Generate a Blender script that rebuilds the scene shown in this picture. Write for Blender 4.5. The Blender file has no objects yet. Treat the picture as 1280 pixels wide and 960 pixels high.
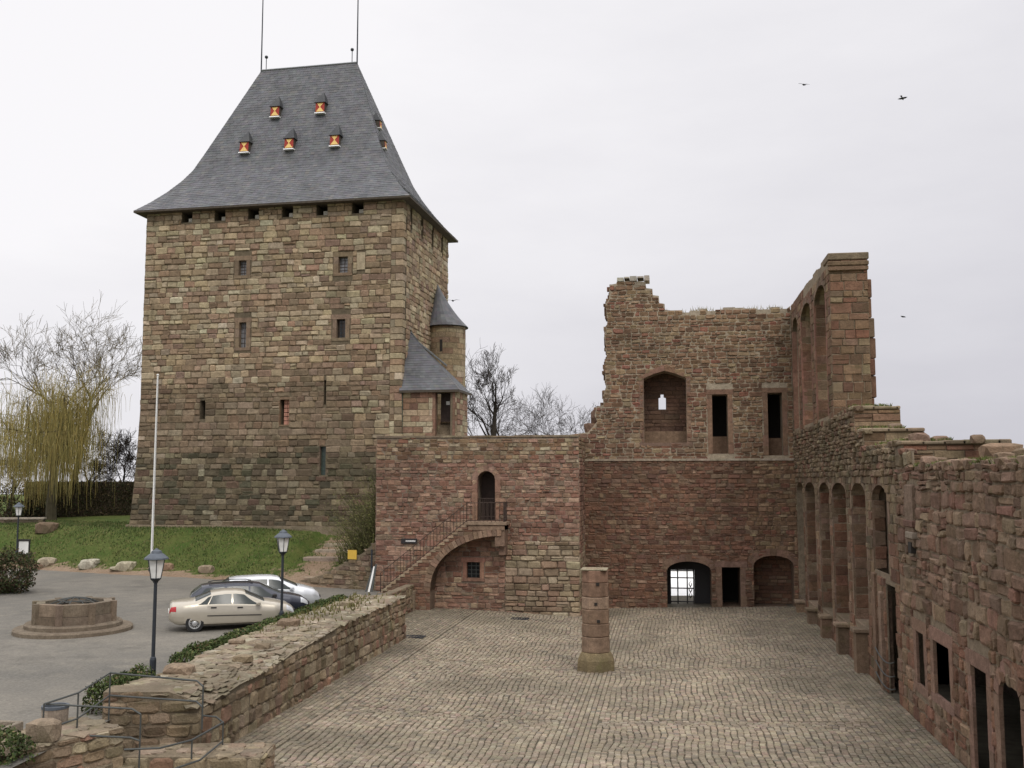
import bpy, bmesh, math, random
import numpy as np
from mathutils import Vector, noise, Matrix
from mathutils.geometry import tessellate_polygon

R = math.radians
scene = bpy.context.scene
COL = scene.collection
rng = random.Random(11)

# ------------------------------------------------------------------ camera frame (used only to read off real places)
F = 1250.0; TH = math.atan(120 / F); PH = R(8.75); H = 6.5
cT, sT, cP, sP = math.cos(TH), math.sin(TH), math.cos(PH), math.sin(PH)
def ray(x, y):
    u = (x - 640) / F; v = (480 - y) / F; f = cT - v * sT
    return (u * cP - f * sP, u * sP + f * cP, sT + v * cT)
def at_z(x, y, z):
    r = ray(x, y); t = (z - H) / r[2]; return Vector((r[0] * t, r[1] * t, z))
def at_d(x, y, D):          # at horizontal distance D along the viewing heading
    r = ray(x, y); h = -r[0] * sP + r[1] * cP; t = D / h
    return Vector((r[0] * t, r[1] * t, H + r[2] * t))

# ------------------------------------------------------------------ object helpers
class MB:
    def __init__(s): s.v = []; s.f = []; s.m = []; s.c = []
    def add(s, vs, fs, mat=0, col=(1, 1, 1)):
        o = len(s.v); s.v.extend(vs)
        for f in fs:
            s.f.append(tuple(i + o for i in f)); s.m.append(mat); s.c.append(col)
    def box(s, a, b, mat=0, col=(1, 1, 1), bev=0.0):
        x0, y0, z0 = a; x1, y1, z1 = b
        if bev:
            e = bev; vs = []
            for z, k in ((z0, e), (z0 + e, 0), (z1 - e, 0), (z1, e)):
                vs += [(x0 + k, y0 + k, z), (x1 - k, y0 + k, z), (x1 - k, y1 - k, z), (x0 + k, y1 - k, z)]
            fs = [(3, 2, 1, 0), (12, 13, 14, 15)]
            for L in range(3):
                for i in range(4):
                    j = (i + 1) % 4; fs.append((L * 4 + i, L * 4 + j, L * 4 + 4 + j, L * 4 + 4 + i))
            s.add(vs, fs, mat, col); return
        s.add([(x0, y0, z0), (x1, y0, z0), (x1, y1, z0), (x0, y1, z0), (x0, y0, z1), (x1, y0, z1), (x1, y1, z1), (x0, y1, z1)],
              [(3, 2, 1, 0), (4, 5, 6, 7), (0, 1, 5, 4), (1, 2, 6, 5), (2, 3, 7, 6), (3, 0, 4, 7)], mat, col)
    def hexa(s, p, mat=0, col=(1, 1, 1)):   # 8 points: bottom 4, top 4
        s.add([tuple(q) for q in p], [(3, 2, 1, 0), (4, 5, 6, 7), (0, 1, 5, 4), (1, 2, 6, 5), (2, 3, 7, 6), (3, 0, 4, 7)], mat, col)
    def tube(s, pts, radii, n=6, mat=0, col=(1, 1, 1), cap=True):
        pts = [Vector(p) for p in pts]
        if not hasattr(radii, '__len__'): radii = [radii] * len(pts)
        vs = []; fs = []; up = None
        for i, p in enumerate(pts):
            d = (pts[min(i + 1, len(pts) - 1)] - pts[max(i - 1, 0)])
            if d.length < 1e-9: d = Vector((0, 0, 1))
            d.normalize()
            if up is None:
                up = Vector((1, 0, 0)) if abs(d.x) < 0.8 else Vector((0, 1, 0))
            a = up - d * up.dot(d)
            if a.length < 1e-6: a = d.orthogonal()
            a.normalize(); b = d.cross(a); up = a
            for k in range(n):
                t = 2 * math.pi * k / n
                vs.append(tuple(p + (a * math.cos(t) + b * math.sin(t)) * radii[i]))
        for i in range(len(pts) - 1):
            for k in range(n):
                k2 = (k + 1) % n
                fs.append((i * n + k, i * n + k2, (i + 1) * n + k2, (i + 1) * n + k))
        if cap and n > 2:
            fs.append(tuple(range(n - 1, -1, -1))); o = (len(pts) - 1) * n
            fs.append(tuple(o + k for k in range(n)))
        s.add(vs, fs, mat, col)
    def lathe(s, prof, n=16, cx=0, cy=0, mat=0, col=(1, 1, 1), rot=0.0, closed=True):
        vs = []; fs = []
        for r, z in prof:
            for k in range(n):
                t = 2 * math.pi * k / n + rot
                vs.append((cx + r * math.cos(t), cy + r * math.sin(t), z))
        for i in range(len(prof) - 1):
            for k in range(n):
                k2 = (k + 1) % n
                fs.append((i * n + k, i * n + k2, (i + 1) * n + k2, (i + 1) * n + k))
        if closed:
            fs.append(tuple(range(n - 1, -1, -1))); o = (len(prof) - 1) * n
            fs.append(tuple(o + k for k in range(n)))
        s.add(vs, fs, mat, col)
    def xform(s, fn): s.v = [tuple(fn(*p)) for p in s.v]
    def build(s, name, mats, root=None, local=False, smooth=False, origin=None):
        if not isinstance(mats, (list, tuple)): mats = [mats]
        me = bpy.data.meshes.new(name)
        arr = np.array(s.v, dtype=np.float64).reshape(-1, 3)
        o = bpy.data.objects.new(name, me); COL.objects.link(o)
        if root is not None:
            o.parent = root
            if not local:
                w = Vector(root.location); p = root.parent
                while p is not None: w += Vector(p.location); p = p.parent
                arr = arr - np.array(w)
        elif not local:
            if origin is None:
                mn, mx = arr.min(0), arr.max(0)
                origin = ((mn[0] + mx[0]) / 2, (mn[1] + mx[1]) / 2, mn[2])
            arr = arr - np.array(origin); o.location = origin
        me.from_pydata([tuple(p) for p in arr], [], s.f)
        for m in mats: me.materials.append(m)
        me.polygons.foreach_set('material_index', np.array(s.m, dtype=np.int32))
        if smooth: me.polygons.foreach_set('use_smooth', np.ones(len(s.f), dtype=bool))
        tot = np.array([len(f) for f in s.f]); c = np.array(s.c, dtype=np.float32)
        c = np.concatenate([c, np.ones((len(c), 1), np.float32)], 1)
        at = me.color_attributes.new('Col', 'FLOAT_COLOR', 'CORNER')
        at.data.foreach_set('color', np.repeat(c, tot, axis=0).ravel())
        me.update()
        return o

def tag(o, label=None, cat=None, group=None, kind=None):
    if label: o['label'] = label
    if cat: o['category'] = cat
    if group: o['group'] = group
    if kind: o['kind'] = kind
    return o
def thing(name, label, cat, loc=(0, 0, 0), rz=0.0, group=None):
    o = bpy.data.objects.new(name, None); COL.objects.link(o)
    o.location = loc; o.rotation_euler = (0, 0, rz); o.empty_display_size = 0.3
    return tag(o, label, cat, group)
def copy_tree(o, parent=None):
    c = o.copy(); COL.objects.link(c)
    if parent is not None: c.parent = parent
    for ch in [k for k in bpy.data.objects if k.parent == o]: copy_tree(ch, c)
    return c

# ------------------------------------------------------------------ materials
def nodes(name):
    m = bpy.data.materials.new(name); m.use_nodes = True
    nt = m.node_tree; b = nt.nodes['Principled BSDF']
    return m, nt, b
def N(nt, t, **kw):
    n = nt.nodes.new(t)
    for k, v in kw.items(): setattr(n, k, v)
    return n
def mixc(nt, fac, a, b, mode='MIX'):
    n = nt.nodes.new('ShaderNodeMix'); n.data_type = 'RGBA'; n.blend_type = mode
    for i, v in ((0, fac), (6, a), (7, b)):
        if hasattr(v, 'is_output'): nt.links.new(v, n.inputs[i])
        elif i == 0: n.inputs[0].default_value = v
        else: n.inputs[i].default_value = (*v, 1)
    return n.outputs[2]
def ramp(nt, src, p0, p1, v0=0.0, v1=1.0):
    n = nt.nodes.new('ShaderNodeMapRange'); n.inputs[1].default_value = p0; n.inputs[2].default_value = p1
    n.inputs[3].default_value = v0; n.inputs[4].default_value = v1; nt.links.new(src, n.inputs[0]); return n.outputs[0]
def noise_n(nt, vec, scale, detail=4, rough=0.6):
    n = nt.nodes.new('ShaderNodeTexNoise'); n.inputs['Scale'].default_value = scale
    n.inputs['Detail'].default_value = detail; n.inputs['Roughness'].default_value = rough
    nt.links.new(vec, n.inputs['Vector']); return n.outputs['Fac']
def bump(nt, b, h, strength=0.4, dist=0.05):
    n = nt.nodes.new('ShaderNodeBump'); n.inputs['Strength'].default_value = strength; n.inputs['Distance'].default_value = dist
    nt.links.new(h, n.inputs['Height']); nt.links.new(n.outputs[0], b.inputs['Normal'])
def stone_mat(name, tint=(1, 1, 1), stain=(0.05, 0.045, 0.03), stain_lo=0.52, stain_hi=0.75, stain_amt=0.7, moss=None, rough=0.92, bstr=0.6, streak=.45):
    """stone whose own colour is the face colour; mottled, stained in patches"""
    m, nt, b = nodes(name)
    tc = N(nt, 'ShaderNodeTexCoord').outputs['Object']
    at = N(nt, 'ShaderNodeVertexColor', layer_name='Col').outputs['Color']
    n1 = noise_n(nt, tc, 5.0, 6, 0.65); n2 = noise_n(nt, tc, 0.42, 5, 0.6); n3 = noise_n(nt, tc, 22.0, 4, 0.7)
    c = mixc(nt, 1.0, at, tint, 'MULTIPLY')
    v = ramp(nt, n1, 0.25, 0.75, 0.62, 1.32)
    vv = N(nt, 'ShaderNodeMath', operation='MULTIPLY'); nt.links.new(v, vv.inputs[0]); nt.links.new(ramp(nt, n3, 0.3, 0.7, 0.75, 1.22), vv.inputs[1])
    c = mixc(nt, 1.0, c, vv.outputs[0], 'MULTIPLY')
    if True:
        s = N(nt, 'ShaderNodeMath', operation='MULTIPLY'); nt.links.new(ramp(nt, n2, stain_lo, stain_hi), s.inputs[0]); nt.links.new(ramp(nt, n1, 0.35, 0.6, 0.45, 1.0), s.inputs[1])
        s2 = N(nt, 'ShaderNodeMath', operation='MULTIPLY'); nt.links.new(s.outputs[0], s2.inputs[0]); s2.inputs[1].default_value = stain_amt
        c = mixc(nt, s2.outputs[0], c, stain)
    mpz = N(nt, 'ShaderNodeMapping'); mpz.inputs['Scale'].default_value = (1.3, 1.3, .11); nt.links.new(tc, mpz.inputs[0])
    stk = noise_n(nt, mpz.outputs[0], 1.0, 5, .65)
    c = mixc(nt, ramp(nt, stk, .54, .74, 0, streak), c, stain)
    if moss:
        n4 = noise_n(nt, tc, 1.1, 6, 0.7)
        c = mixc(nt, ramp(nt, n4, 0.56, 0.72, 0, 0.7), c, moss)
    nt.links.new(c, b.inputs['Base Color']); b.inputs['Roughness'].default_value = rough
    b.inputs['Specular IOR Level'].default_value = 0.2
    hh = N(nt, 'ShaderNodeMath', operation='MULTIPLY_ADD'); nt.links.new(n3, hh.inputs[0]); hh.inputs[1].default_value = 0.5; nt.links.new(n1, hh.inputs[2])
    bump(nt, b, hh.outputs[0], bstr, 0.06)
    return m
def plain(name, col, rough=0.6, metal=0.0, var=0.15, scale=8.0, bstr=0.1, spec=0.4, coat=0.0):
    m, nt, b = nodes(name)
    tc = N(nt, 'ShaderNodeTexCoord').outputs['Object']
    n = noise_n(nt, tc, scale, 5, 0.6)
    v = ramp(nt, n, 0.25, 0.75, 1 - var, 1 + var)
    nt.links.new(mixc(nt, 1.0, col, v, 'MULTIPLY'), b.inputs['Base Color'])
    b.inputs['Roughness'].default_value = rough; b.inputs['Metallic'].default_value = metal
    b.inputs['Specular IOR Level'].default_value = spec; b.inputs['Coat Weight'].default_value = coat
    if bstr: bump(nt, b, n, bstr, 0.02)
    return m
def leafy(name, tint=(1, 1, 1), rough=0.75):
    m, nt, b = nodes(name)
    at = N(nt, 'ShaderNodeVertexColor', layer_name='Col').outputs['Color']
    tc = N(nt, 'ShaderNodeTexCoord').outputs['Object']
    v = ramp(nt, noise_n(nt, tc, 3.0, 3), 0.3, 0.7, 0.75, 1.25)
    nt.links.new(mixc(nt, 1.0, mixc(nt, 1.0, at, tint, 'MULTIPLY'), v, 'MULTIPLY'), b.inputs['Base Color'])
    b.inputs['Roughness'].default_value = rough; b.inputs['Specular IOR Level'].default_value = 0.25
    return m
def slate_mat():
    m, nt, b = nodes('roof_slate')
    at = N(nt, 'ShaderNodeVertexColor', layer_name='Col').outputs['Color']
    tc = N(nt, 'ShaderNodeTexCoord').outputs['Object']
    v = ramp(nt, noise_n(nt, tc, 1.2, 6, 0.65), 0.3, 0.7, 0.72, 1.25)
    c = mixc(nt, 1.0, at, v, 'MULTIPLY')
    c = mixc(nt, ramp(nt, noise_n(nt, tc, 0.5, 5), 0.55, 0.75, 0, 0.4), c, (0.085, 0.083, 0.07))
    nt.links.new(c, b.inputs['Base Color']); b.inputs['Roughness'].default_value = 0.62; b.inputs['Specular IOR Level'].default_value = 0.35
    bump(nt, b, noise_n(nt, tc, 9.0, 4), 0.3, 0.02)
    return m
def asphalt_mat():
    m, nt, b = nodes('asphalt')
    tc = N(nt, 'ShaderNodeTexCoord').outputs['Object']
    a = noise_n(nt, tc, 0.16, 6, 0.65); f = noise_n(nt, tc, 14.0, 4, 0.8); k = noise_n(nt, tc, 1.3, 6, 0.7)
    c = mixc(nt, ramp(nt, a, 0.35, 0.65), (0.128, 0.121, 0.106), (0.19, 0.174, 0.146))
    c = mixc(nt, ramp(nt, k, 0.5, 0.75, 0, 0.6), c, (0.24, 0.218, 0.175)); c = mixc(nt, ramp(nt, noise_n(nt, tc, .5, 6, .7), .52, .68, 0, .55), c, (.085, .08, .07))
    c = mixc(nt, 1.0, c, ramp(nt, f, 0.25, 0.75, 0.62, 1.4), 'MULTIPLY')
    nt.links.new(c, b.inputs['Base Color']); b.inputs['Roughness'].default_value = 0.88; b.inputs['Specular IOR Level'].default_value = 0.25
    bump(nt, b, f, 0.35, 0.02)
    return m
def lawn_mat():
    m, nt, b = nodes('lawn_turf')
    tc = N(nt, 'ShaderNodeTexCoord').outputs['Object']
    at = N(nt, 'ShaderNodeVertexColor', layer_name='Col').outputs['Color']
    k = noise_n(nt, tc, 0.55, 6, 0.7); f = noise_n(nt, tc, 9.0, 5, 0.8)
    g = mixc(nt, ramp(nt, k, 0.35, 0.65), (0.055, 0.088, 0.02), (0.105, 0.118, 0.036))
    g = mixc(nt, ramp(nt, noise_n(nt, tc, 2.2, 5, 0.7), 0.56, 0.75, 0, 0.6), g, (0.17, 0.145, 0.06))
    d = mixc(nt, ramp(nt, k, 0.3, 0.7), (0.21, 0.145, 0.095), (0.30, 0.225, 0.16))
    sep = N(nt, 'ShaderNodeSeparateColor'); nt.links.new(at, sep.inputs[0])
    ad = N(nt, 'ShaderNodeMath', operation='ADD'); nt.links.new(sep.outputs[0], ad.inputs[0])
    nt.links.new(ramp(nt, noise_n(nt, tc, 1.4, 6, 0.75), 0.2, 0.8, -0.5, 0.5), ad.inputs[1])
    c = mixc(nt, ramp(nt, ad.outputs[0], 0.38, 0.58), g, d)
    c = mixc(nt, 1.0, c, ramp(nt, f, 0.25, 0.75, 0.6, 1.4), 'MULTIPLY')
    nt.links.new(c, b.inputs['Base Color']); b.inputs['Roughness'].default_value = 0.95; b.inputs['Specular IOR Level'].default_value = 0.1
    bump(nt, b, f, 0.8, 0.08)
    return m
def cobble_mat():
    m, nt, b = nodes('cobble_stone')
    tc = N(nt, 'ShaderNodeTexCoord').outputs['Object']
    at = N(nt, 'ShaderNodeVertexColor', layer_name='Col').outputs['Color']
    v = ramp(nt, noise_n(nt, tc, 0.35, 6, 0.65), 0.3, 0.7, 0.68, 1.22)
    v2 = ramp(nt, noise_n(nt, tc, 16.0, 4, 0.7), 0.3, 0.7, 0.75, 1.25)
    c = mixc(nt, 1.0, mixc(nt, 1.0, at, v, 'MULTIPLY'), v2, 'MULTIPLY')
    c = mixc(nt, ramp(nt, noise_n(nt, tc, 0.6, 6, 0.7), 0.56, 0.74, 0, 0.5), c, (0.11, 0.10, 0.065))
    nt.links.new(c, b.inputs['Base Color']); b.inputs['Roughness'].default_value = 0.7; b.inputs['Specular IOR Level'].default_value = 0.35
    bump(nt, b, noise_n(nt, tc, 25.0, 4), 0.35, 0.02)
    return m

M = {}
M['tower'] = stone_mat('keep_stone', (1, 1, 1), (0.07, 0.055, 0.035), 0.5, 0.75, 0.5, bstr=0.7)
M['red'] = stone_mat('red_sandstone', (1, 1, 1), (0.07, 0.045, 0.032), 0.5, 0.72, 0.55, bstr=0.7)
M['rub'] = stone_mat('rubble_stone', (1, 1, 1), (0.06, 0.055, 0.032), 0.46, 0.68, 0.6, bstr=0.9, moss=(0.085, 0.08, 0.035))
M['mort'] = stone_mat('lime_mortar', (1, 1, 1), (0.07, 0.06, 0.045), 0.48, 0.72, 0.6)
M['top'] = stone_mat('mossy_wall_top', (1, 1, 1), (0.07, 0.062, 0.04), 0.48, 0.65, 0.6, moss=(0.12, 0.115, 0.04))
M['dress'] = stone_mat('dressed_sandstone', (1, 1, 1), (0.08, 0.05, 0.036), 0.5, 0.75, 0.5, bstr=0.45)
M['slate'] = slate_mat()
M['asphalt'] = asphalt_mat(); M['lawn'] = lawn_mat(); M['cobble'] = cobble_mat()
M['joint'] = plain('joint_sand', (0.098, 0.086, 0.062), 0.95, var=0.4, scale=3.0)
M['earth'] = plain('bare_earth', (0.17, 0.125, 0.085), 0.95, var=0.35, scale=2.0, bstr=0.4)
M['grassblade'] = leafy('grass_blades'); M['leaf'] = leafy('leaves'); M['twig'] = leafy('bark_and_twigs', rough=0.9)
M['iron'] = plain('painted_iron', (0.03, 0.036, 0.045), 0.5, 0.3, spec=0.5)
M['rail'] = plain('galvanised_rail', (0.075, 0.08, 0.076), 0.6, 0.3)
M['rust'] = plain('rusty_iron', (0.065, 0.045, 0.036), 0.7, 0.3)
M['lampcap'] = plain('lamp_cap_metal', (0.10, 0.115, 0.135), 0.55, 0.3)
M['white'] = plain('white_paint', (0.78, 0.78, 0.76), 0.5, var=0.06)
M['dark'] = plain('painted_void_dark', (0.025, 0.021, 0.018), 0.9)  # near-black painted in for the shade inside openings and holes
M['wood'] = plain('dark_door_wood', (0.055, 0.036, 0.03), 0.7, var=0.3, scale=5)
M['oldwood'] = plain('weathered_wood', (0.075, 0.06, 0.045), 0.85, var=0.35, scale=6)
M['copper'] = plain('green_downpipe', (0.055, 0.085, 0.07), 0.6, 0.2)
M['lead'] = plain('lead_flashing', (0.22, 0.23, 0.24), 0.5, 0.4)
M['yellow'] = plain('yellow_sign_paint', (0.62, 0.40, 0.06), 0.55, var=0.1)
M['brightener'] = plain('brightening_white', (0.88, 0.88, 0.87), 0.8, var=0.03)  # for the wall and floor added to brighten the lattice gate
M['red_paint'] = plain('red_shutter_paint', (0.36, 0.035, 0.02), 0.55)
M['gold_paint'] = plain('yellow_shutter_paint', (0.85, 0.58, 0.20), 0.55)
M['rubber'] = plain('tyre_rubber', (0.018, 0.018, 0.019), 0.85)
M['alloy'] = plain('wheel_alloy', (0.55, 0.56, 0.57), 0.35, 0.7, var=0.05)
M['cglass'] = plain('car_glass', (0.03, 0.038, 0.037), 0.12, 0.0, var=0.05, bstr=0, spec=0.3)
M['trim'] = plain('black_trim', (0.022, 0.02, 0.02), 0.6, var=0.1)
M['tail'] = plain('red_lamp_lens', (0.42, 0.02, 0.025), 0.2, var=0.05, spec=0.6)
M['head'] = plain('clear_lamp_lens', (0.62, 0.64, 0.66), 0.12, 0.2, var=0.05, spec=0.7)
M['beige'] = plain('champagne_car_paint', (0.47, 0.43, 0.355), 0.3, 0.3, var=0.03, bstr=0, coat=0.6)
M['navy'] = plain('dark_blue_car_paint', (0.03, 0.034, 0.05), 0.25, 0.2, var=0.03, bstr=0, coat=0.7)
M['silver'] = plain('silver_white_car_paint', (0.66, 0.68, 0.70), 0.25, 0.25, var=0.03, bstr=0, coat=0.6)
M['feather'] = plain('black_feathers', (0.02, 0.02, 0.024), 0.7)
M['water'] = plain('well_water', (0.05, 0.06, 0.065), 0.08, bstr=0.2)
def glass_mat(name, col, rough=0.15):
    m, nt, b = nodes(name)
    tc = N(nt, 'ShaderNodeTexCoord').outputs['Object']
    br = N(nt, 'ShaderNodeTexNoise'); br.inputs['Scale'].default_value = 3; nt.links.new(tc, br.inputs['Vector'])
    nt.links.new(mixc(nt, ramp(nt, br.outputs['Fac'], 0.3, 0.7), tuple(k * 0.8 for k in col), tuple(k * 1.2 for k in col)), b.inputs['Base Color'])
    b.inputs['Roughness'].default_value = rough; b.inputs['Specular IOR Level'].default_value = 0.6
    return m
M['frost'] = glass_mat('frosted_lamp_glass', (0.72, 0.72, 0.70), 0.3)
M['pane'] = glass_mat('leaded_pane', (0.20, 0.20, 0.21), 0.2)
M['darkpane'] = glass_mat('dark_pane', (0.02, 0.024, 0.026), 0.12)
M['greenpane'] = glass_mat('green_shutter', (0.035, 0.055, 0.045), 0.4)

# ------------------------------------------------------------------ palettes (linear base colours)
def jit(c, r, a=0.12):
    k = 1 + r.uniform(-a, a); return tuple(max(0.01, x * k * (1 + r.uniform(-0.04, 0.04))) for x in c)
def pick(r, opts):
    t = r.random() * sum(w for w, _ in opts)
    for w, c in opts:
        t -= w
        if t <= 0: return c
    return opts[-1][1]
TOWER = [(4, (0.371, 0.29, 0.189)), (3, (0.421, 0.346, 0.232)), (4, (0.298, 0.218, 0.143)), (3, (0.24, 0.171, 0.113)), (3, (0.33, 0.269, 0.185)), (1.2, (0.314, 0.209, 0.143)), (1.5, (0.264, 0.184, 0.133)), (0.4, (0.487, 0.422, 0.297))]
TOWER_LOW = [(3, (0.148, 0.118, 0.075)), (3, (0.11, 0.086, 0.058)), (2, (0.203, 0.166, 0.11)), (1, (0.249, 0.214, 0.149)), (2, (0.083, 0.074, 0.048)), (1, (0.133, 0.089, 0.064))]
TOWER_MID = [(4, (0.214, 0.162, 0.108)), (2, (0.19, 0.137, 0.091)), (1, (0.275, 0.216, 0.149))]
RED = [(4, (0.271, 0.161, 0.115)), (3, (0.223, 0.124, 0.087)), (3, (0.308, 0.197, 0.141)), (1.2, (0.182, 0.104, 0.076)), (1.8, (0.345, 0.241, 0.167)), (1.4, (0.252, 0.183, 0.129))]
REDW = [(5, (0.215, 0.12, 0.079)), (3, (0.182, 0.097, 0.065)), (3, (0.205, 0.138, 0.093)), (1.2, (0.15, 0.086, 0.062)), (1, (0.27, 0.184, 0.122))]
GREYT = [(3, (0.33, 0.26, 0.175)), (3, (0.25, 0.19, 0.125)), (2, (0.30, 0.20, 0.14)), (1, (0.40, 0.33, 0.23))]
UPPER = [(4, (0.247, 0.16, 0.099)), (3, (0.206, 0.126, 0.08)), (2, (0.278, 0.204, 0.127)), (1.5, (0.155, 0.097, 0.062)), (1, (0.237, 0.116, 0.08))]
RUB = [(4, (0.21, 0.155, 0.10)), (3, (0.17, 0.12, 0.08)), (2, (0.25, 0.195, 0.13)), (2, (0.20, 0.115, 0.08)), (1, (0.13, 0.10, 0.07))]
NEARW = [(4, (0.212, 0.145, 0.1)), (3, (0.189, 0.124, 0.086)), (2, (0.244, 0.175, 0.119)), (2, (0.201, 0.118, 0.084)), (1, (0.159, 0.102, 0.074))]
def pal(opts, a=0.16): return lambda u, w, r: jit(pick(r, opts), r, a)

# ------------------------------------------------------------------ masonry
def crossings(poly, w):
    xs = []
    for i in range(len(poly)):
        (x0, y0), (x1, y1) = poly[i], poly[(i + 1) % len(poly)]
        if (y0 <= w) != (y1 <= w): xs.append(x0 + (w - y0) / (y1 - y0) * (x1 - x0))
    xs.sort(); return [(xs[i], xs[i + 1]) for i in range(0, len(xs) - 1, 2)]
def inter(A, B):
    return [(max(a, c), min(b, d)) for a, b in A for c, d in B if min(b, d) - max(a, c) > 1e-6]
def minus(A, B):
    for c, d in B:
        nA = []
        for a, b in A:
            if d <= a or c >= b: nA.append((a, b)); continue
            if c > a: nA.append((a, c))
            if d < b: nA.append((d, b))
        A = nA
    return A
def solid(outline, holes, w):
    A = crossings(outline, w)
    for h in holes: A = minus(A, crossings(h, w))
    return A
class Frame:
    def __init__(s, p, ang):           # ang: direction of u in degrees from +X; outward normal is to the right of u
        a = R(ang); s.p = Vector((p[0], p[1], 0)); s.U = Vector((math.cos(a), math.sin(a), 0)); s.Nn = Vector((s.U.y, -s.U.x, 0))
    def __call__(s, u, w, d): return s.p + s.U * u + s.Nn * d + Vector((0, 0, w))
def slab(mb, fr, outline, holes, thick, mat=0, col=(0.2, 0.16, 0.12), back=True, reveal_mat=None, d0=0.0):
    loops = [outline] + holes
    ws = sorted({round(w, 6) for L in loops for _, w in L})
    quads = []
    for wa, wb in zip(ws, ws[1:]):
        if wb - wa < 1e-5: continue
        wm = (wa + wb) / 2; xs = []
        for L in loops:
            for i in range(len(L)):
                (x0, y0), (x1, y1) = L[i], L[(i + 1) % len(L)]
                if (y0 <= wm) != (y1 <= wm):
                    g = lambda w: x0 + (w - y0) / (y1 - y0) * (x1 - x0)
                    xs.append((g(wm), g(wa), g(wb)))
        xs.sort()
        for i in range(0, len(xs) - 1, 2):
            p, q = xs[i], xs[i + 1]; quads.append(((p[1], wa), (q[1], wa), (q[2], wb), (p[2], wb)))
    for q in quads:
        mb.add([tuple(fr(u, w, d0)) for u, w in q], [(0, 1, 2, 3)], mat, col)
        if back: mb.add([tuple(fr(u, w, d0 - thick)) for u, w in q], [(3, 2, 1, 0)], mat, col)
    for li, L in enumerate(loops):
        sa = sum(L[i][0] * L[(i + 1) % len(L)][1] - L[(i + 1) % len(L)][0] * L[i][1] for i in range(len(L)))
        P = L if (sa > 0) == (li == 0) else L[::-1]
        for i in range(len(P)):
            a, b = P[i], P[(i + 1) % len(P)]
            mb.add([tuple(fr(*a, d0)), tuple(fr(*a, d0 - thick)), tuple(fr(*b, d0 - thick)), tuple(fr(*b, d0))], [(0, 1, 2, 3)], mat if li == 0 or reveal_mat is None else reveal_mat, col)
def stone(mb, fr, u0, u1, w0, w1, d, r, col, mat=1, jt=0.012, bev=0.018, rough=False, warp=0.0, d0=0.0, cut=0.25):
    j = lambda: r.uniform(-jt, jt)
    if rough:
        cu = min((u1 - u0) * cut, 0.12); cw = min((w1 - w0) * cut, 0.1)
        q = []
        for (a, b, sa, sb) in ((u0, w0, 1, 1), (u1, w0, -1, 1), (u1, w1, -1, -1), (u0, w1, 1, -1)):
            ku, kw = cu * r.uniform(0.2, 1.1), cw * r.uniform(0.2, 1.1)
            e1 = (a + sa * ku + j(), b + j()); e2 = (a + j(), b + sb * kw + j())
            q += [e2, e1] if (sa * sb > 0) else [e1, e2]
        cx = sum(p[0] for p in q) / 8; cy = sum(p[1] for p in q) / 8
        tilt = (r.uniform(-1, 1) * 0.02, r.uniform(-1, 1) * 0.02)
        vs = []
        for p in q: vs.append((p[0], p[1], d0 + 0.0))
        for p in q: vs.append((p[0] + (cx - p[0]) * 0.07, p[1] + (cy - p[1]) * 0.09, d0 + d * 0.7 + (tilt[0] * (1 if p[0] > cx else -1))))
        for p in q: vs.append((p[0] + (cx - p[0]) * 0.3, p[1] + (cy - p[1]) * 0.35, d0 + d + (tilt[0] * (1 if p[0] > cx else -1) + tilt[1] * (1 if p[1] > cy else -1))))
        fs = [tuple(range(16, 24))]
        for L in (0, 8):
            for i in range(8): k = (i + 1) % 8; fs.append((L + i, L + k, L + 8 + k, L + 8 + i))
    else:
        b = min(bev, (u1 - u0) * .2, (w1 - w0) * .2)
        q = [(u0 + j(), w0 + j()), (u1 + j(), w0 + j()), (u1 + j(), w1 + j()), (u0 + j(), w1 + j())]
        vs = [(p[0], p[1], d0) for p in q]
        sg = [(1, 1), (-1, 1), (-1, -1), (1, -1)]
        vs += [(p[0] + s[0] * b * r.uniform(.6, 1.4), p[1] + s[1] * b * r.uniform(.6, 1.4), d0 + d + j() * .6) for p, s in zip(q, sg)]
        fs = [(4, 5, 6, 7), (0, 1, 5, 4), (1, 2, 6, 5), (2, 3, 7, 6), (3, 0, 4, 7)]
    out = []
    for u, w, dd in vs:
        if warp:
            nn = noise.noise(Vector((u * .7, w * .7, 3.1))); n2 = noise.noise(Vector((u * .7, w * .7, 9.7)))
            w += warp * nn; u += warp * n2
        out.append(tuple(fr(u, w, dd)))
    mb.add(out, fs, mat, col)
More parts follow.
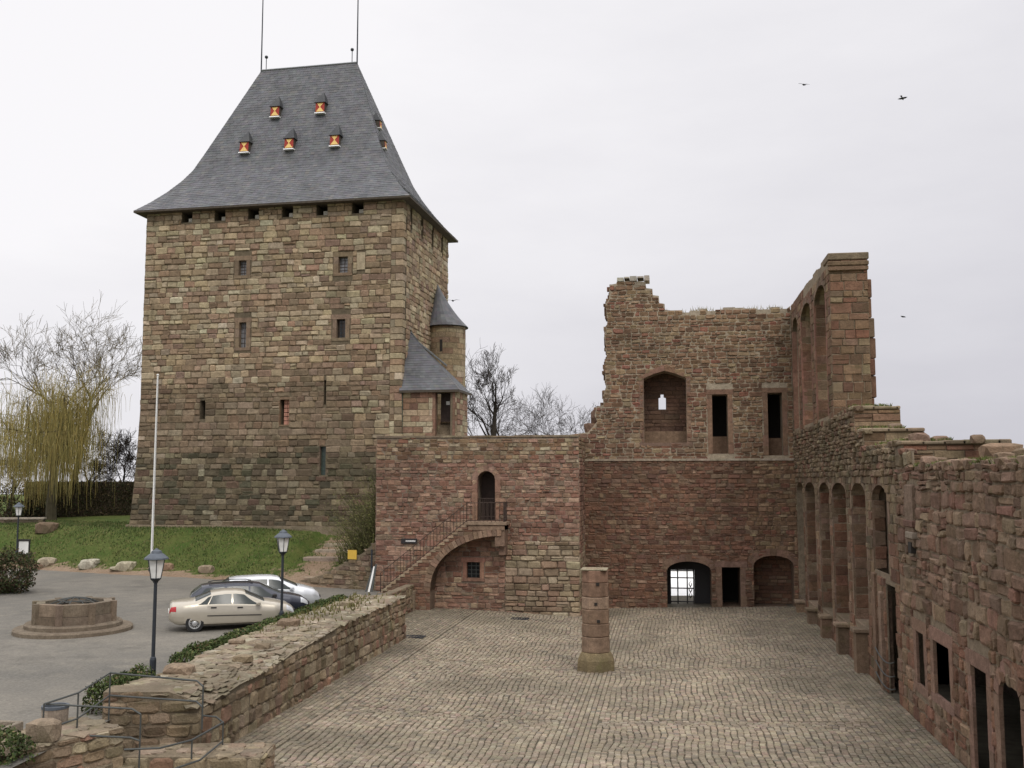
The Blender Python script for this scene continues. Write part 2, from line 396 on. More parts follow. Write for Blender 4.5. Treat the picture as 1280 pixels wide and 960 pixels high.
def courses(mb, fr, region, holes, ch, sw, palette, r, depth=(0.015, 0.05), gap=0.02, mat=1, rough=False, jt=0.012, warp=0.0, d0=0.0, w_lo=None, w_hi=None, skip=0.0, bev=0.018, split=.05, cut=.25):
    ws = [p[1] for p in region]; w = min(ws) if w_lo is None else w_lo; top = max(ws) if w_hi is None else w_hi
    while w < top - 0.05:
        h = r.uniform(*ch); w1 = min(w + h, top)
        if top - w1 < ch[0] * 0.5: w1 = top
        hh = w1 - w; A = solid(region, holes, w + hh * .5)
        for k in (0.08, 0.92): A = inter(A, solid(region, holes, w + hh * k))
        for a, b in A:
            u = a
            while u < b - 0.02:
                L = min(r.uniform(*sw) * (0.7 + 0.6 * hh / ch[1]), b - u)
                if b - u - L < sw[0] * .55: L = b - u
                if r.random() >= skip:
                    if r.random() < split and hh > ch[0] * 1.15:   # two thin stones in one course
                        mid = w + hh * r.uniform(.4, .6)
                        for q0, q1 in ((w, mid), (mid, w1)):
                            stone(mb, fr, u + gap / 2, u + L - gap / 2, q0 + gap / 2, q1 - gap / 2, r.uniform(*depth), r, palette(u + L / 2, w + hh / 2, r), mat, jt, bev, rough, warp, d0, cut)
                    else:
                        stone(mb, fr, u + gap / 2, u + L - gap / 2, w + gap / 2, w1 - gap / 2, r.uniform(*depth), r, palette(u + L / 2, w + hh / 2, r), mat, jt, bev, rough, warp, d0, cut)
                u += L
        w = w1
def rect(u0, u1, w0, w1): return [(u0, w0), (u1, w0), (u1, w1), (u0, w1)]
def arch(u0, u1, w0, ws, rise, n=8, pointed=False):
    """rectangle from w0 to spring ws with a segmental or pointed head"""
    c = (u0 + u1) / 2; hw = (u1 - u0) / 2; P = [(u0, w0), (u1, w0), (u1, ws)]
    for i in range(1, n):
        t = i / n
        x = hw * math.cos(math.pi * t)
        y = rise * (math.sin(math.pi * t) if not pointed else (1 - abs(math.cos(math.pi * t)) ** 1.35))
        P.append((c + x, ws + y))
    P.append((u0, ws)); return P
def surround(mb, fr, u0, u1, w0, w1, t, r, colr, proud=0.05, d0=0.0, mat=0, sill=True, lintel=True, deep=0.25):
    """dressed blocks round a rectangular opening"""
    def blk(a, b, c, d, pr):
        vs = [fr(a, c, d0 - deep), fr(b, c, d0 - deep), fr(b, c, d0 + pr), fr(a, c, d0 + pr), fr(a, d, d0 - deep), fr(b, d, d0 - deep), fr(b, d, d0 + pr), fr(a, d, d0 + pr)]
        vs = [vs[3], vs[2], vs[1], vs[0], vs[7], vs[6], vs[5], vs[4]]
        mb.hexa(vs, mat, jit(colr, r, 0.15))
    w = w0
    while w < w1 - .05:
        h = min(r.uniform(.45, .8), w1 - w)
        if w1 - w - h < .25: h = w1 - w
        for s in (0, 1):
            tt = t * r.uniform(.85, 1.2)
            if s == 0: blk(u0 - tt, u0 + .006, w + .003, w + h - .003, proud * r.uniform(.7, 1.2))
            else: blk(u1 - .006, u1 + tt, w + .003, w + h - .003, proud * r.uniform(.7, 1.2))
        w += h
    if lintel: blk(u0 - t * 1.25, u1 + t * 1.25, w1 - .006, w1 + t * 1.05, proud * 1.1)
    if sill: blk(u0 - t * 1.1, u1 + t * 1.1, w0 - t * .7, w0 + .005, proud * 1.3)
def arch_ring(mb, fr, u0, u1, ws, rise, t, r, colr, n=9, proud=0.05, pointed=False, mat=0, deep=0.2, d0=0.0):
    pts = arch(u0, u1, ws - 1, ws, rise, n, pointed)[2:]
    pts = [(u1, ws)] + pts[1:-1] + [(u0, ws)]
    c = Vector(((u0 + u1) / 2, ws - max(0.0, ((u1 - u0) / 2) ** 2 / (2 * rise) - rise / 2) if not pointed else ws))
    for i in range(len(pts) - 1):
        a, b = Vector(pts[i]), Vector(pts[i + 1])
        oa = (a - c).normalized() * t; ob = (b - c).normalized() * t
        e = (b - a) * 0.015
        q = [b - e, a + e, a + oa + e, b + ob - e]; pr = proud * r.uniform(.7, 1.2)
        vs = [fr(p.x, p.y, d0 + pr) for p in q] + [fr(p.x, p.y, d0 - deep) for p in q]
        vs = [vs[1], vs[0], vs[4], vs[5], vs[2], vs[3], vs[7], vs[6]]
        mb.hexa(vs, mat, jit(colr, r, .18))
def frame_box(mb, fr, u0, u1, w0, w1, d0, d1, mat=0, col=(1, 1, 1)):
    p = [fr(u0, w0, d1), fr(u1, w0, d1), fr(u1, w0, d0), fr(u0, w0, d0), fr(u0, w1, d1), fr(u1, w1, d1), fr(u1, w1, d0), fr(u0, w1, d0)]
    mb.hexa(p, mat, col)
def rock(mb, c, s, r, mat=0, col=(.3, .25, .2), sub=2, rough=.35):
    bm = bmesh.new(); bmesh.ops.create_icosphere(bm, subdivisions=sub, radius=1)
    off = Vector((r.random() * 50, r.random() * 50, r.random() * 50))
    vs = []
    for v in bm.verts:
        p = v.co.copy(); k = 1 + rough * noise.noise(p * 1.3 + off) + rough * .4 * noise.noise(p * 3.1 + off)
        p = Vector((max(-.75, min(.75, p.x * k)), max(-.8, min(.8, p.y * k)), max(-.5, min(.7, p.z * k))))
        vs.append((c[0] + p.x * s[0], c[1] + p.y * s[1], c[2] + p.z * s[2]))
    fs = [tuple(v.index for v in f.verts) for f in bm.faces]; bm.free()
    mb.add(vs, fs, mat, col)

# ------------------------------------------------------------------ terrain
def sstep(t): t = max(0, min(1, t)); return t * t * (3 - 2 * t)
def zcourt(x, y):
    k = 1 - abs(x + 4.4) / (6.4 if x < -4.4 else 11.1)
    return -0.3 * max(0.0, k)
EDGE = [(-70, 66), (-46, 58.8), (-38, 56.2), (-30.8, 53.6), (-22.5, 51.6), (-18.9, 51.9), (-12, 51.6)]
def yedge(x):
    for (a, b), (c, d) in zip(EDGE, EDGE[1:]):
        if a <= x <= c: return b + (x - a) / (c - a) * (d - b)
    return EDGE[0][1] if x < -70 else EDGE[-1][1]
def zpark(x, y):
    return 1.2 - 0.03 * max(0, 28 - y) - 0.004 * max(0, -16 - x) - .43 * sstep((y - 42) / 9) * sstep((x + 27) / 11)
def sstep(t): t = max(0, min(1, t)); return t * t * (3 - 2 * t)
def zlawn(x, y):
    z = zbank(x, y); xc = -19.6 + .05 * (y - 52)
    if 51.4 < y < 59.5 and abs(x - xc) < 3.0: z = min(z, .93 + (y - 51.8) / 5.3 * 1.42 + max(0, abs(x - xc) - 1.75) * 2.2)
    return z
def hit(px, py, d0=38.0):
    r_ = ray(px, py); h = -r_[0] * sP + r_[1] * cP; D = d0
    while D < 100:
        t = D / h; x, y, z = r_[0] * t, r_[1] * t, H + r_[2] * t; g_ = zlawn(x, y) if y > yedge(x) else zpark(x, y)
        if z <= g_: return Vector((x, y, g_))
        D += .1
    return Vector((x, y, g_))
def zbank(x, y):
    e = y - yedge(x)
    if e < 0: return zpark(x, y) - 0.012 + 0.05 * max(e, -3)
    b = zpark(x, yedge(x))
    wd = max(5.2, min(9.0, 59.4 - yedge(x)))
    return b - 0.012 + 0.07 * min(1, e / .5) + 2.32 * sstep(e / wd) ** 0.85 + 0.03 * max(0, e - 9) + 0.05 * noise.noise(Vector((x * .35, y * .35, 0))) * min(1, e / 2)
def grid(x0, x1, y0, y1, nx, ny, zf, colf=None):
    mb = MB(); vs = []; fs = []; cs = []
    for j in range(ny + 1):
        for i in range(nx + 1):
            x = x0 + (x1 - x0) * i / nx; y = y0 + (y1 - y0) * j / ny; vs.append((x, y, zf(x, y)))
    for j in range(ny):
        for i in range(nx):
            k = j * (nx + 1) + i; fs.append((k, k + 1, k + nx + 2, k + nx + 1))
            cs.append(colf(x0 + (x1 - x0) * (i + .5) / nx, y0 + (y1 - y0) * (j + .5) / ny) if colf else (1, 1, 1))
    mb.v = vs; mb.f = fs; mb.m = [0] * len(fs); mb.c = cs
    return mb
# wide ground to the horizon: castle hill falling to a far plain
mb = MB(); vs = []; fs = []; rad = [0, 40, 75, 95, 120, 160, 230, 350, 600, 1200, 2500, 5000]; K = 48
for ri, r_ in enumerate(rad):
    for k in range(K):
        t = 2 * math.pi * k / K
        z = -0.6 if r_ <= 95 else -0.6 - 55 * sstep((r_ - 95) / 300) + (6 * noise.noise(Vector((r_ * .004 * math.cos(t), r_ * .004 * math.sin(t), 1))) if r_ > 300 else 0)
        vs.append((-10 + r_ * math.cos(t), 35 + r_ * math.sin(t), z))
for i in range(len(rad) - 1):
    for k in range(K): k2 = (k + 1) % K; fs.append((i * K + k, i * K + k2, (i + 1) * K + k2, (i + 1) * K + k))
mb.add(vs, fs, 0, (0, 0, 0)); tag(mb.build('ground', M['lawn'], smooth=True), kind='structure')
tag(grid(-62, -12.7, 6, 62, 60, 60, zpark).build('parking_lot', M['asphalt'], smooth=True), kind='structure')
def dirt(x, y):
    e = y - yedge(x) + .5 * noise.noise(Vector((x * .5, y * .5, 5)))
    d = 1 - min(1, max(0, e / 1.5)) if e > -3 else 1
    d2 = max(0, 1 - abs(x + 19.4) / 2.4) * .75 if y < 59.5 else 0      # worn ground by the steps
    d3 = max(0, 1 - math.hypot(x + 19.5, y - 52) / 4.0)
    return (max(d, d2, d3), 0, 0)
tag(grid(-95, -15.1, 47, 110, 230, 170, lambda x, y: zlawn(x, y), dirt).build('lawn_ground', M['lawn'], smooth=True), kind='structure')
# grass blades over the bank
mb = MB(); rr = random.Random(5)
for i in range(30000):
    x = rr.uniform(-48, -15.5); y = yedge(x) + rr.uniform(.3, 10) ** 1.0
    if dirt(x, y)[0] > rr.uniform(.15, .75): continue
    pn = noise.noise(Vector((x * .5, y * .5, 31))) + .5 * noise.noise(Vector((x * 1.6, y * 1.6, 3)))
    if pn > .22 and rr.random() < .75: continue
    z = zlawn(x, y); h = rr.uniform(.05, .15); a = rr.uniform(0, 6.28); w = rr.uniform(.015, .05)
    lx, ly = rr.uniform(-.06, .06), rr.uniform(-.06, .06)
    g = pick(rr, [(2, (.16, .15, .06)), (2, (.10, .125, .035))]) if pn > .02 and rr.random() < .6 else pick(rr, [(3, (.058, .09, .022)), (2, (.085, .112, .032)), (1.4, (.135, .13, .055)), (1, (.045, .075, .018))])
    mb.add([(x - w * math.cos(a), y - w * math.sin(a), z - .01), (x + w * math.cos(a), y + w * math.sin(a), z - .01), (x + lx, y + ly, z + h)], [(0, 1, 2)], 0, jit(g, rr))
tag(mb.build('grass', M['grassblade']), 'short green grass growing on the bank below the keep', 'grass', kind='stuff')

# courtyard: joint bed and real cobbles
XW0, XW1, YC0, YC1 = -10.8, 6.7, 15.0, 54.3
g = grid(-12.95, 10.5, 8, 60, 40, 40, lambda x, y: zcourt(x, y) - 0.045)
tag(g.build('courtyard_bed', M['joint'], smooth=True), kind='structure')
COB = [(4, (0.273, 0.226, 0.16)), (3, (0.237, 0.193, 0.139)), (2, (0.306, 0.259, 0.19)), (1.5, (0.2, 0.165, 0.12)), (1, (0.26, 0.197, 0.15)), (0.6, (0.17, 0.146, 0.113))]
mb = MB(); rr = random.Random(3)
def cobble(cx, cy, L, W, ang, dark=1.0):
    ca, sa = math.cos(ang), math.sin(ang); z = zcourt(cx, cy) + rr.uniform(-.008, .008)
    tx, ty = rr.uniform(-.05, .05), rr.uniform(-.05, .05); vs = []
    for k, (dl, dz) in enumerate(((1, -.05), (0.97, -0.014), (0.74, 0.0))):
        for sx, sy in ((-1, -1), (1, -1), (1, 1), (-1, 1)):
            lx = sx * L / 2 * dl * rr.uniform(.94, 1.02); ly = sy * W / 2 * dl * rr.uniform(.94, 1.02)
            vs.append((cx + lx * ca - ly * sa, cy + lx * sa + ly * ca, z + dz + (lx * tx + ly * ty)))
    fs = [(8, 9, 10, 11)]
    for o in (0, 4):
        for i in range(4): j = (i + 1) % 4; fs.append((o + i, o + j, o + 4 + j, o + 4 + i))
    c = jit(pick(rr, COB), rr, .14)
    e = min(cx - XW0, XW1 - cx, 54.3 - cy) + .9 * noise.noise(Vector((cx * .7, cy * .7, 2)))      # moss and damp soil along the walls
    m_ = max(0, min(.6, .55 * (1 - e / 1.6))) if rr.random() < .75 else .1
    q_ = noise.noise(Vector((cx * .22, cy * .22, 17)))
    if q_ > .12: m_ = max(m_, min(.5, (q_ - .12) * 1.6))                                               # trodden-in dirt
    c = tuple(c[i] * (1 - m_) + (.115, .10, .068)[i] * m_ for i in range(3))
    mb.add(vs, fs, 0, tuple(k * dark for k in c))
BX = [-10.8, -2.5, 6.7]; BY = [22.4, 28.4, 36.35, 44.3, 51.4]
def in_court(x, y):
    if -12.62 < x < -10.8 and 41.1 < y < 50.6: return True
    if x < XW0 + .05 or x > XW1 - .05: return False
    if y > 50.8 and x < -4.4: return False
    return y < 54.2
def long_band(x0, n, w=.15):       # rows of stones running along the court
    for i in range(n):
        y = 17.0 + rr.uniform(0, .2); x = x0 + (i + .5) * w
        while y < YC1:
            L = rr.uniform(.17, .28)
            if in_court(x, y + L / 2): cobble(x, y + L / 2, w * .9, L * .93, rr.uniform(-.03, .03), .97)
            y += L
def cross_band(y0, n, xa, xb, w=.15):
    for i in range(n):
        x = xa + rr.uniform(0, .1); y = y0 + (i + .5) * w
        while x < xb - .1:
            L = min(rr.uniform(.16, .26), xb - x)
            if in_court(x + L / 2, y): cobble(x + L / 2, y, L * .93, w * .9, rr.uniform(-.03, .03), .93)
            x += L
LB = [(-12.6, 20), (-3.05, 7), (5.3, 9)]
for x0, n in LB: long_band(x0, n)
zx = [(-10.75 + 8 * .15, -3.05), (-3.05 + 7 * .15, 5.3)]
for xa, xb in zx:
    for y0 in BY: cross_band(y0, 4, xa, xb)
    ys = [17.0] + BY + [54.3]
    for k in range(len(ys) - 1):
        ya = ys[k] + (.6 if k else 0); yb = ys[k + 1]; w = .168; n = int((xb - xa) / w); w = (xb - xa) / n
        ph = rr.uniform(0, 6)
        for i in range(n):
            y = ya + rr.uniform(0, .15); pid = 0
            while y < yb - .05:
                L = min(rr.uniform(.11, .19), yb - y)
                env = min(1, (i + .5) / 3, (n - i - .5) / 3)
                nv_ = lambda yy: (.08 * noise.noise(Vector((i * .03 + ph, yy * .45, 4.0)))) + .06 * noise.noise(Vector((i * .16 + ph, yy * 1.3, 8.0))) + .025 * math.sin((yy + ph) * 2 * math.pi / 3.1)
                xc = xa + (i + .5) * w + env * nv_(y + L / 2) + rr.uniform(-.012, .012)
                sl = env * (nv_(y + L) - nv_(y)) / max(.05, L)
                if in_court(xc, y + L / 2): cobble(xc, y + L / 2, w * rr.uniform(.86, .95), L * rr.uniform(.87, .96), -math.atan(sl) * .8 + rr.uniform(-.06, .06))
                y += L
tag(mb.build('courtyard_paving', M['cobble']), kind='structure')

# ------------------------------------------------------------------ castle keep
def build_keep():
    C0 = Vector((-16.13, 59.8, 0)); ROT = -2.4; W, D = 17.7, 11.0; ZB, ZT = 2.6, 24.35
    r = random.Random(21)
    root = thing('castle_keep', 'massive square tan stone keep with steep dark slate hipped roof', 'castle tower', (C0.x - W / 2, C0.y + D / 2, ZB))
    ff = Frame(C0, ROT); fr = Frame(C0, ROT + 90)
    def batter(w): return 0.32 * max(0, (11 - w) / 8) ** 1.4
    class Bat:
        def __init__(s, f, c, half): s.f = f; s.c = c; s.h = half
        def __call__(s, u, w, d):
            b = batter(w); return s.f(s.c + (u - s.c) * (1 + b / s.h), w, d + b)
    F1 = Bat(ff, -W / 2, W / 2); F2 = Bat(fr, D / 2, D / 2)
    emb = [rect(c - .37, c + .37, 23.35, 24.05) for c in (-14.8, -12.45, -10.1, -7.75, -5.4, -3.0)]
    wins = [(-11.05, -10.5, 19.65, 20.65), (-4.25, -3.6, 19.55, 20.6), (-10.9, -10.4, 14.95, 16.6), (-4.3, -3.7, 15.4, 16.6)]
    slits = [(-13.45, -13.1, 10.4, 11.6), (-8.0, -7.35, 9.97, 11.57), (-5.06, -4.92, 11.2, 12.75), (-5.25, -4.85, 6.8, 8.6)]
    holes = emb + [rect(*w) for w in wins] + [rect(*s) for s in slits]
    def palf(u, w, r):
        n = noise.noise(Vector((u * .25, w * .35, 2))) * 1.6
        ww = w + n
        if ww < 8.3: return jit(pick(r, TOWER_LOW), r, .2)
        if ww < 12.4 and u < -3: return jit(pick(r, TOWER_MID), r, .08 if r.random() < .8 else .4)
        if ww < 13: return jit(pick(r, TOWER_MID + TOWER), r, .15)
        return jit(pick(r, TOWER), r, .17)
    mb = MB()
    out = [(-W, ZB), (0, ZB)] + [(0, z) for z in (5, 7, 9, 11)] + [(0, ZT), (-W, ZT)] + [(-W, z) for z in (11, 9, 7, 5)]
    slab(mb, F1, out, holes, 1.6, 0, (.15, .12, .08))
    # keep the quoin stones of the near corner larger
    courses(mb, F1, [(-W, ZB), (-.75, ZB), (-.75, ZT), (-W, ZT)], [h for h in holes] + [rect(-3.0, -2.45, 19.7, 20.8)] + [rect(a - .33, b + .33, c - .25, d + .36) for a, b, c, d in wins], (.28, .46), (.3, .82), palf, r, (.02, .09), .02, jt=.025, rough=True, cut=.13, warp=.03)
    z = ZB
    while z < ZT - .1:
        h = min(r.uniform(.34, .5), ZT - z)
        if ZT - z - h < .15: h = ZT - z
        a = r.choice((.45, .75)); c = palf(-1, z, r)
        stone(mb, F1, -.75, -a - .01, z + .01, z + h - .01, .03, r, palf(-1, z, r)) if a < .7 else None
        stone(mb, F1, -a, 0.03, z + .01, z + h - .01, .05, r, c, bev=.03)
        stone(mb, F2, -0.03, 1.2 - a, z + .01, z + h - .01, .05, r, c, bev=.03)
        z += h
    embr = [rect(c - .25, c + .25, 22.6, 24.0) for c in (1.7, 4.2, 6.8, 9.3)]
    sl2 = [rect(3.55, 3.75, 19.9, 21.2)]
    slab(mb, F2, [(.05, ZB)] + [(D, z) for z in (ZB, 5, 7, 9, 11, ZT)] + [(.05, z) for z in (ZT, 11, 9, 7, 5)], embr + sl2, 1.4, 0, (.15, .12, .08))
    def palr(u, w, r): return tuple(k * 1.05 for k in palf(-2.5, w, r))
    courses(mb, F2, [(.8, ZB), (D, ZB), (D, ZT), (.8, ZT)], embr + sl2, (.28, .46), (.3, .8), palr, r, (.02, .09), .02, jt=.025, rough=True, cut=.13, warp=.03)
    # other two sides, plain masonry slabs
    fb = Frame(fr(D, 0, 0), ROT + 180); fl = Frame(ff(-W, 0, 0), ROT - 90)
    F3 = Bat(fb, W / 2, W / 2); F4 = Bat(fl, -D / 2, D / 2)
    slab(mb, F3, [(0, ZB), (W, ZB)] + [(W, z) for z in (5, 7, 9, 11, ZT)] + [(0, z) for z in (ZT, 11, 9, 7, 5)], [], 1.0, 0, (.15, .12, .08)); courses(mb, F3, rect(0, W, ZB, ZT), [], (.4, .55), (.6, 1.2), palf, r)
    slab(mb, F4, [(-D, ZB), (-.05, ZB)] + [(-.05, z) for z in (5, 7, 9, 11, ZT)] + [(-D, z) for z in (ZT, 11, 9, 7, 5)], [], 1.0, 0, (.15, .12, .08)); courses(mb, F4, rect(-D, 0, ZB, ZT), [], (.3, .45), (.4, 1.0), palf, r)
    # low plinth ledge at the foot
    frame_box(mb, ff, -W - .42, .3, ZB, 3.66, -.1, .52, 2, (.27, .215, .15))
    mb.build('wall', [M['mort'], M['tower'], M['top']], root)
    # dark interior so that openings read black
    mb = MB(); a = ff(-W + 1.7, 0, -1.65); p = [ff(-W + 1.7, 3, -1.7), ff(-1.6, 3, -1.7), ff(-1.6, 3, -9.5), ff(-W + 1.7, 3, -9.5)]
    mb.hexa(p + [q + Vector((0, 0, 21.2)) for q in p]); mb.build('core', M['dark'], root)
    # windows
    for i, (a, b, c, d) in enumerate(wins):
        w = MB(); surround(w, F1, a, b, c, d, .27, r, (.225, .165, .112), .03, deep=.3, lintel=True); wo = w.build('window', M['dress'], root)
        g = MB(); frame_box(g, F1, a, b, c, d, -.36, -.32); g.build('pane', M['pane'] if i < 3 else M['darkpane'], wo)
        g = MB()
        for k in range(1, 5): frame_box(g, F1, a, b, c + (d - c) * k / 5 - .012, c + (d - c) * k / 5 + .012, -.316, -.29)
        frame_box(g, F1, (a + b) / 2 - .014, (a + b) / 2 + .014, c, d, -.316, -.285)
        if i == 3:
            for q in (.25, .75): frame_box(g, F1, a + (b - a) * q - .014, a + (b - a) * q + .014, c, d, -.15, -.12)
        g.build('bars', M['rust'], wo)
    a, b, c, d = slits[1]
    w = MB(); surround(w, F1, a, b, c, d, .14, r, (.2, .135, .085), .02, deep=.25); wo = w.build('window', M['dress'], root)
    g = MB()
    for i in range(2):
        for k in range(6):
            u0 = a + .16 + (b - a - .18) * i / 2; u1 = a + .16 + (b - a - .18) * (i + 1) / 2; z0 = c + (d - c) * k / 6; z1 = c + (d - c) * (k + 1) / 6
            frame_box(g, F1, u0 + .012, u1 - .012, z0 + .02, z1 - .02, -.34, -.3, 0, (.52, .27, .20))
    g.build('shutter', M['dress'], wo)
    a, b, c, d = slits[3]
    w = MB(); surround(w, F1, a, b, c, d, .14, r, (.16, .125, .085), .03, deep=.25); wo = w.build('window', M['dress'], root)
    g = MB(); frame_box(g, F1, a, b, c, d, -.3, -.24)
    for k in range(1, 6): frame_box(g, F1, a, b, c + (d - c) * k / 6 - .02, c + (d - c) * k / 6, -.24, -.215)
    g.build('shutter', M['greenpane'], wo)
    for e in emb:
        g = MB()
        (a, c), (b, _), (_, d) = e[0], e[1], e[2]
        frame_box(g, F1, a + .42, b - .02, c, c + .28, -.32, -.12, 0, (.45, .42, .37))
        frame_box(g, F1, a - .05, b + .05, d - .004, d + .09, -.3, .045, 0, (.13, .10, .07))
        g.build('battlement_sill', M['dress'], root)
    g = MB(); frame_box(g, F1, -3.0, -2.45, 19.7, 20.8, 0, .06, 0, (.42, .35, .24)); g.build('plaque', M['dress'], root)
    # roof
    OV = .62; lev = [(0, 24.15), (.12, 24.85), (.25, 25.75), (.36, 26.65), (.45, 27.55), (.55, 29.0), (.7, 31.25), (.85, 33.5), (1.0, 35.75)]
    def rpt(t, side, s):      # side 0 front 1 right 2 back 3 left ; s in 0..1 along that side
        z = np.interp(t, [l[0] for l in lev], [l[1] for l in lev])
        u0, u1 = -W - OV + t * (5.85), OV - t * 5.85; v0, v1 = -OV + t * (D / 2 + OV), D + OV - t * (D / 2 + OV)
        if side == 0: u, v = u0 + (u1 - u0) * s, v0
        elif side == 1: u, v = u1, v0 + (v1 - v0) * s
        elif side == 2: u, v = u1 + (u0 - u1) * s, v1
        else: u, v = u0, v1 + (v0 - v1) * s
        return ff(u, z, -v)
    mb = MB(); rr_ = random.Random(8)
    # solid underlay
    for side in range(4):
        for (t0, _), (t1, _) in zip(lev, lev[1:]):
            q = [rpt(t0, side, 0), rpt(t0, side, 1), rpt(t1, side, 1), rpt(t1, side, 0)]
            mb.add([tuple(p - Vector((0, 0, .05))) for p in q], [(0, 1, 2, 3)], 0, (.06, .06, .064))
    # slates in slightly raised courses
    tl = []; t = 0.0
    while t < 1:
        tl.append(t); z0 = np.interp(t, [l[0] for l in lev], [l[1] for l in lev])
        t2 = t + .001; dz = (np.interp(t2, [l[0] for l in lev], [l[1] for l in lev]) - z0) / .001; run = 6.1
        t += .22 / math.hypot(dz, run)
    tl.append(1.0)
    SL = [(3, (.118, .120, .130)), (2, (.108, .110, .119)), (2, (.128, .129, .136)), (.6, (.14, .138, .138))]
    for side in (0, 1, 2, 3):
        for i in range(len(tl) - 1):
            ta, tb = tl[i], min(1, tl[i + 1] + .004)
            L = (rpt(ta, side, 1) - rpt(ta, side, 0)).length
            n = max(1, int(L / .28)); offs = (i % 2) * .5 / n
            cuts = [0] + [min(1, max(0, (k + .5 * (i % 2)) / n)) for k in range(1, n)] + [1]
            for a, b in zip(cuts, cuts[1:]):
                if b - a < 1e-4: continue
                nrm = (rpt(ta, side, 1) - rpt(ta, side, 0)).cross(rpt(tb, side, .5) - rpt(ta, side, .5)).normalized()
                k = rr_.uniform(.008, .022)
                q = [rpt(ta, side, a + .003 / L) + nrm * k, rpt(ta, side, b - .003 / L) + nrm * k, rpt(tb, side, b), rpt(tb, side, a), rpt(ta, side, a + .003 / L), rpt(ta, side, b - .003 / L)]
                mb.add([tuple(p) for p in q], [(0, 1, 2, 3), (4, 5, 1, 0)], 0, jit(pick(rr_, SL), rr_, .07))
    # soffit and eaves board
    q = [rpt(0, 0, 0), rpt(0, 0, 1), rpt(0, 2, 0), rpt(0, 2, 1)]
    mb.add([tuple(p - Vector((0, 0, .12))) for p in q], [(3, 2, 1, 0)], 1)
    for side in range(4):
        a, b = rpt(0, side, 0), rpt(0, side, 1); mb.add([tuple(p) for p in (a - Vector((0, 0, .12)), b - Vector((0, 0, .12)), b, a)], [(0, 1, 2, 3)], 1)
    roof = mb.build('roof', [M['slate'], M['oldwood']], root)
    g = MB(); g.tube([rpt(1, 0, 0) + Vector((0, 0, .03)), rpt(1, 0, 1) + Vector((0, 0, .03))], .07, 6); g.build('ridge_cap', M['lead'], roof)
    for s_ in (0, 1):
        for k, nm in ((0.0, 'flagstaff'), (0.38, 'finial')):
            p = rpt(1, 0, abs(s_ - k / 7.3)) + Vector((0, 0, 0)); g = MB()
            if nm == 'flagstaff': g.tube([p - Vector((0, 0, .3)), p + Vector((0, 0, 7.5))], [.055, .035], 6); g.build(nm, M['iron'], roof)
            else:
                g.tube([p, p + Vector((0, 0, .95))], .03, 6); c = p + Vector((0, 0, 1.0))
                g.lathe([(.005, c.z - .13), (.1, c.z - .08), (.13, c.z), (.1, c.z + .08), (.005, c.z + .13)], 8, c.x, c.y); g.build(nm, M['iron'], roof)
    # dormers
    def dormer(u, z, t_side=0, sc=1.0):
        t = np.interp(z, [l[1] for l in lev], [l[0] for l in lev])
        if t_side == 0: v = -OV + t * (D / 2 + OV); f = ff; P = lambda a, b, d: ff(u + a * sc, z + b * sc, -v + d * sc)
        else: uu = OV - t * 5.85; P = lambda a, b, d: ff(uu + d * sc, z + b * sc, -(u + a * sc))
        g = MB()
        # face, cheeks and pointed slate cap
        w, h = .36, .8
        A = [P(-w, -.05, .28), P(w, -.05, .28), P(w, h, .22), P(-w, h, .22)]
        B = [P(-w, -.05, -.35), P(w, -.05, -.35), P(w, h, -.75), P(-w, h, -.75)]
        g.hexa([A[0], A[1], B[1], B[0], A[3], A[2], B[2], B[3]], 0, (.2, .1, .07))
        do = g.build('dormer', M['oldwood'], root)
        g = MB(); ap = P(.08, h + 1.05, -.32)
        e = [P(-w - .1, h - .02, .36), P(w + .1, h - .02, .36), P(w + .1, h + .02, -.8), P(-w - .1, h + .02, -.8)]
        g.add([tuple(x) for x in e + [ap]], [(0, 1, 4), (1, 2, 4), (2, 3, 4), (3, 0, 4), (3, 2, 1, 0)], 0, (.05, .052, .056)); g.build('dormer_cap', M['slate'], do)
        # painted shutter: red field with two pale triangles meeting in the middle
        g = MB(); q = lambda a, b, d: tuple(P(a, b, d))
        g.add([q(-w, .02, .292), q(w, .02, .292), q(w, h - .04, .24), q(-w, h - .04, .24)], [(0, 1, 2, 3)], 0)
        g.add([q(-w + .04, .04, .306), q(w - .04, .04, .306), q(0, .44, .278)], [(0, 1, 2)], 1)
        g.add([q(-w + .1, h - .07, .258), q(0, .38, .286), q(w - .1, h - .07, .258)], [(0, 1, 2)], 1)
        g.build('shutter', [M['red_paint'], M['gold_paint']], do)
        g = MB(); A = [P(-w - .05, -.12, .42), P(w + .05, -.12, .42), P(w + .05, -.12, .0), P(-w - .05, -.12, .0)]
        g.hexa(A + [P(-w - .05, -.03, .36), P(w + .05, -.03, .36), P(w + .05, -.03, .0), P(-w - .05, -.03, .0)]); g.build('dormer_sill', M['white'], do)
    for u, z in ((-12.1, 28.75), (-8.85, 28.78), (-5.6, 28.78), (-10.45, 31.55), (-7.15, 31.6)): dormer(u, z, 0, .88)
    for v, z in ((3.2, 28.6), (4.2, 30.4)): dormer(v, z, 1, .62)
    # stair turret on the right face
    tc = ff(.95, 0, -7.3); rad = 1.28; g = MB()
    n = 20
    z = 3.0; rt = random.Random(4)
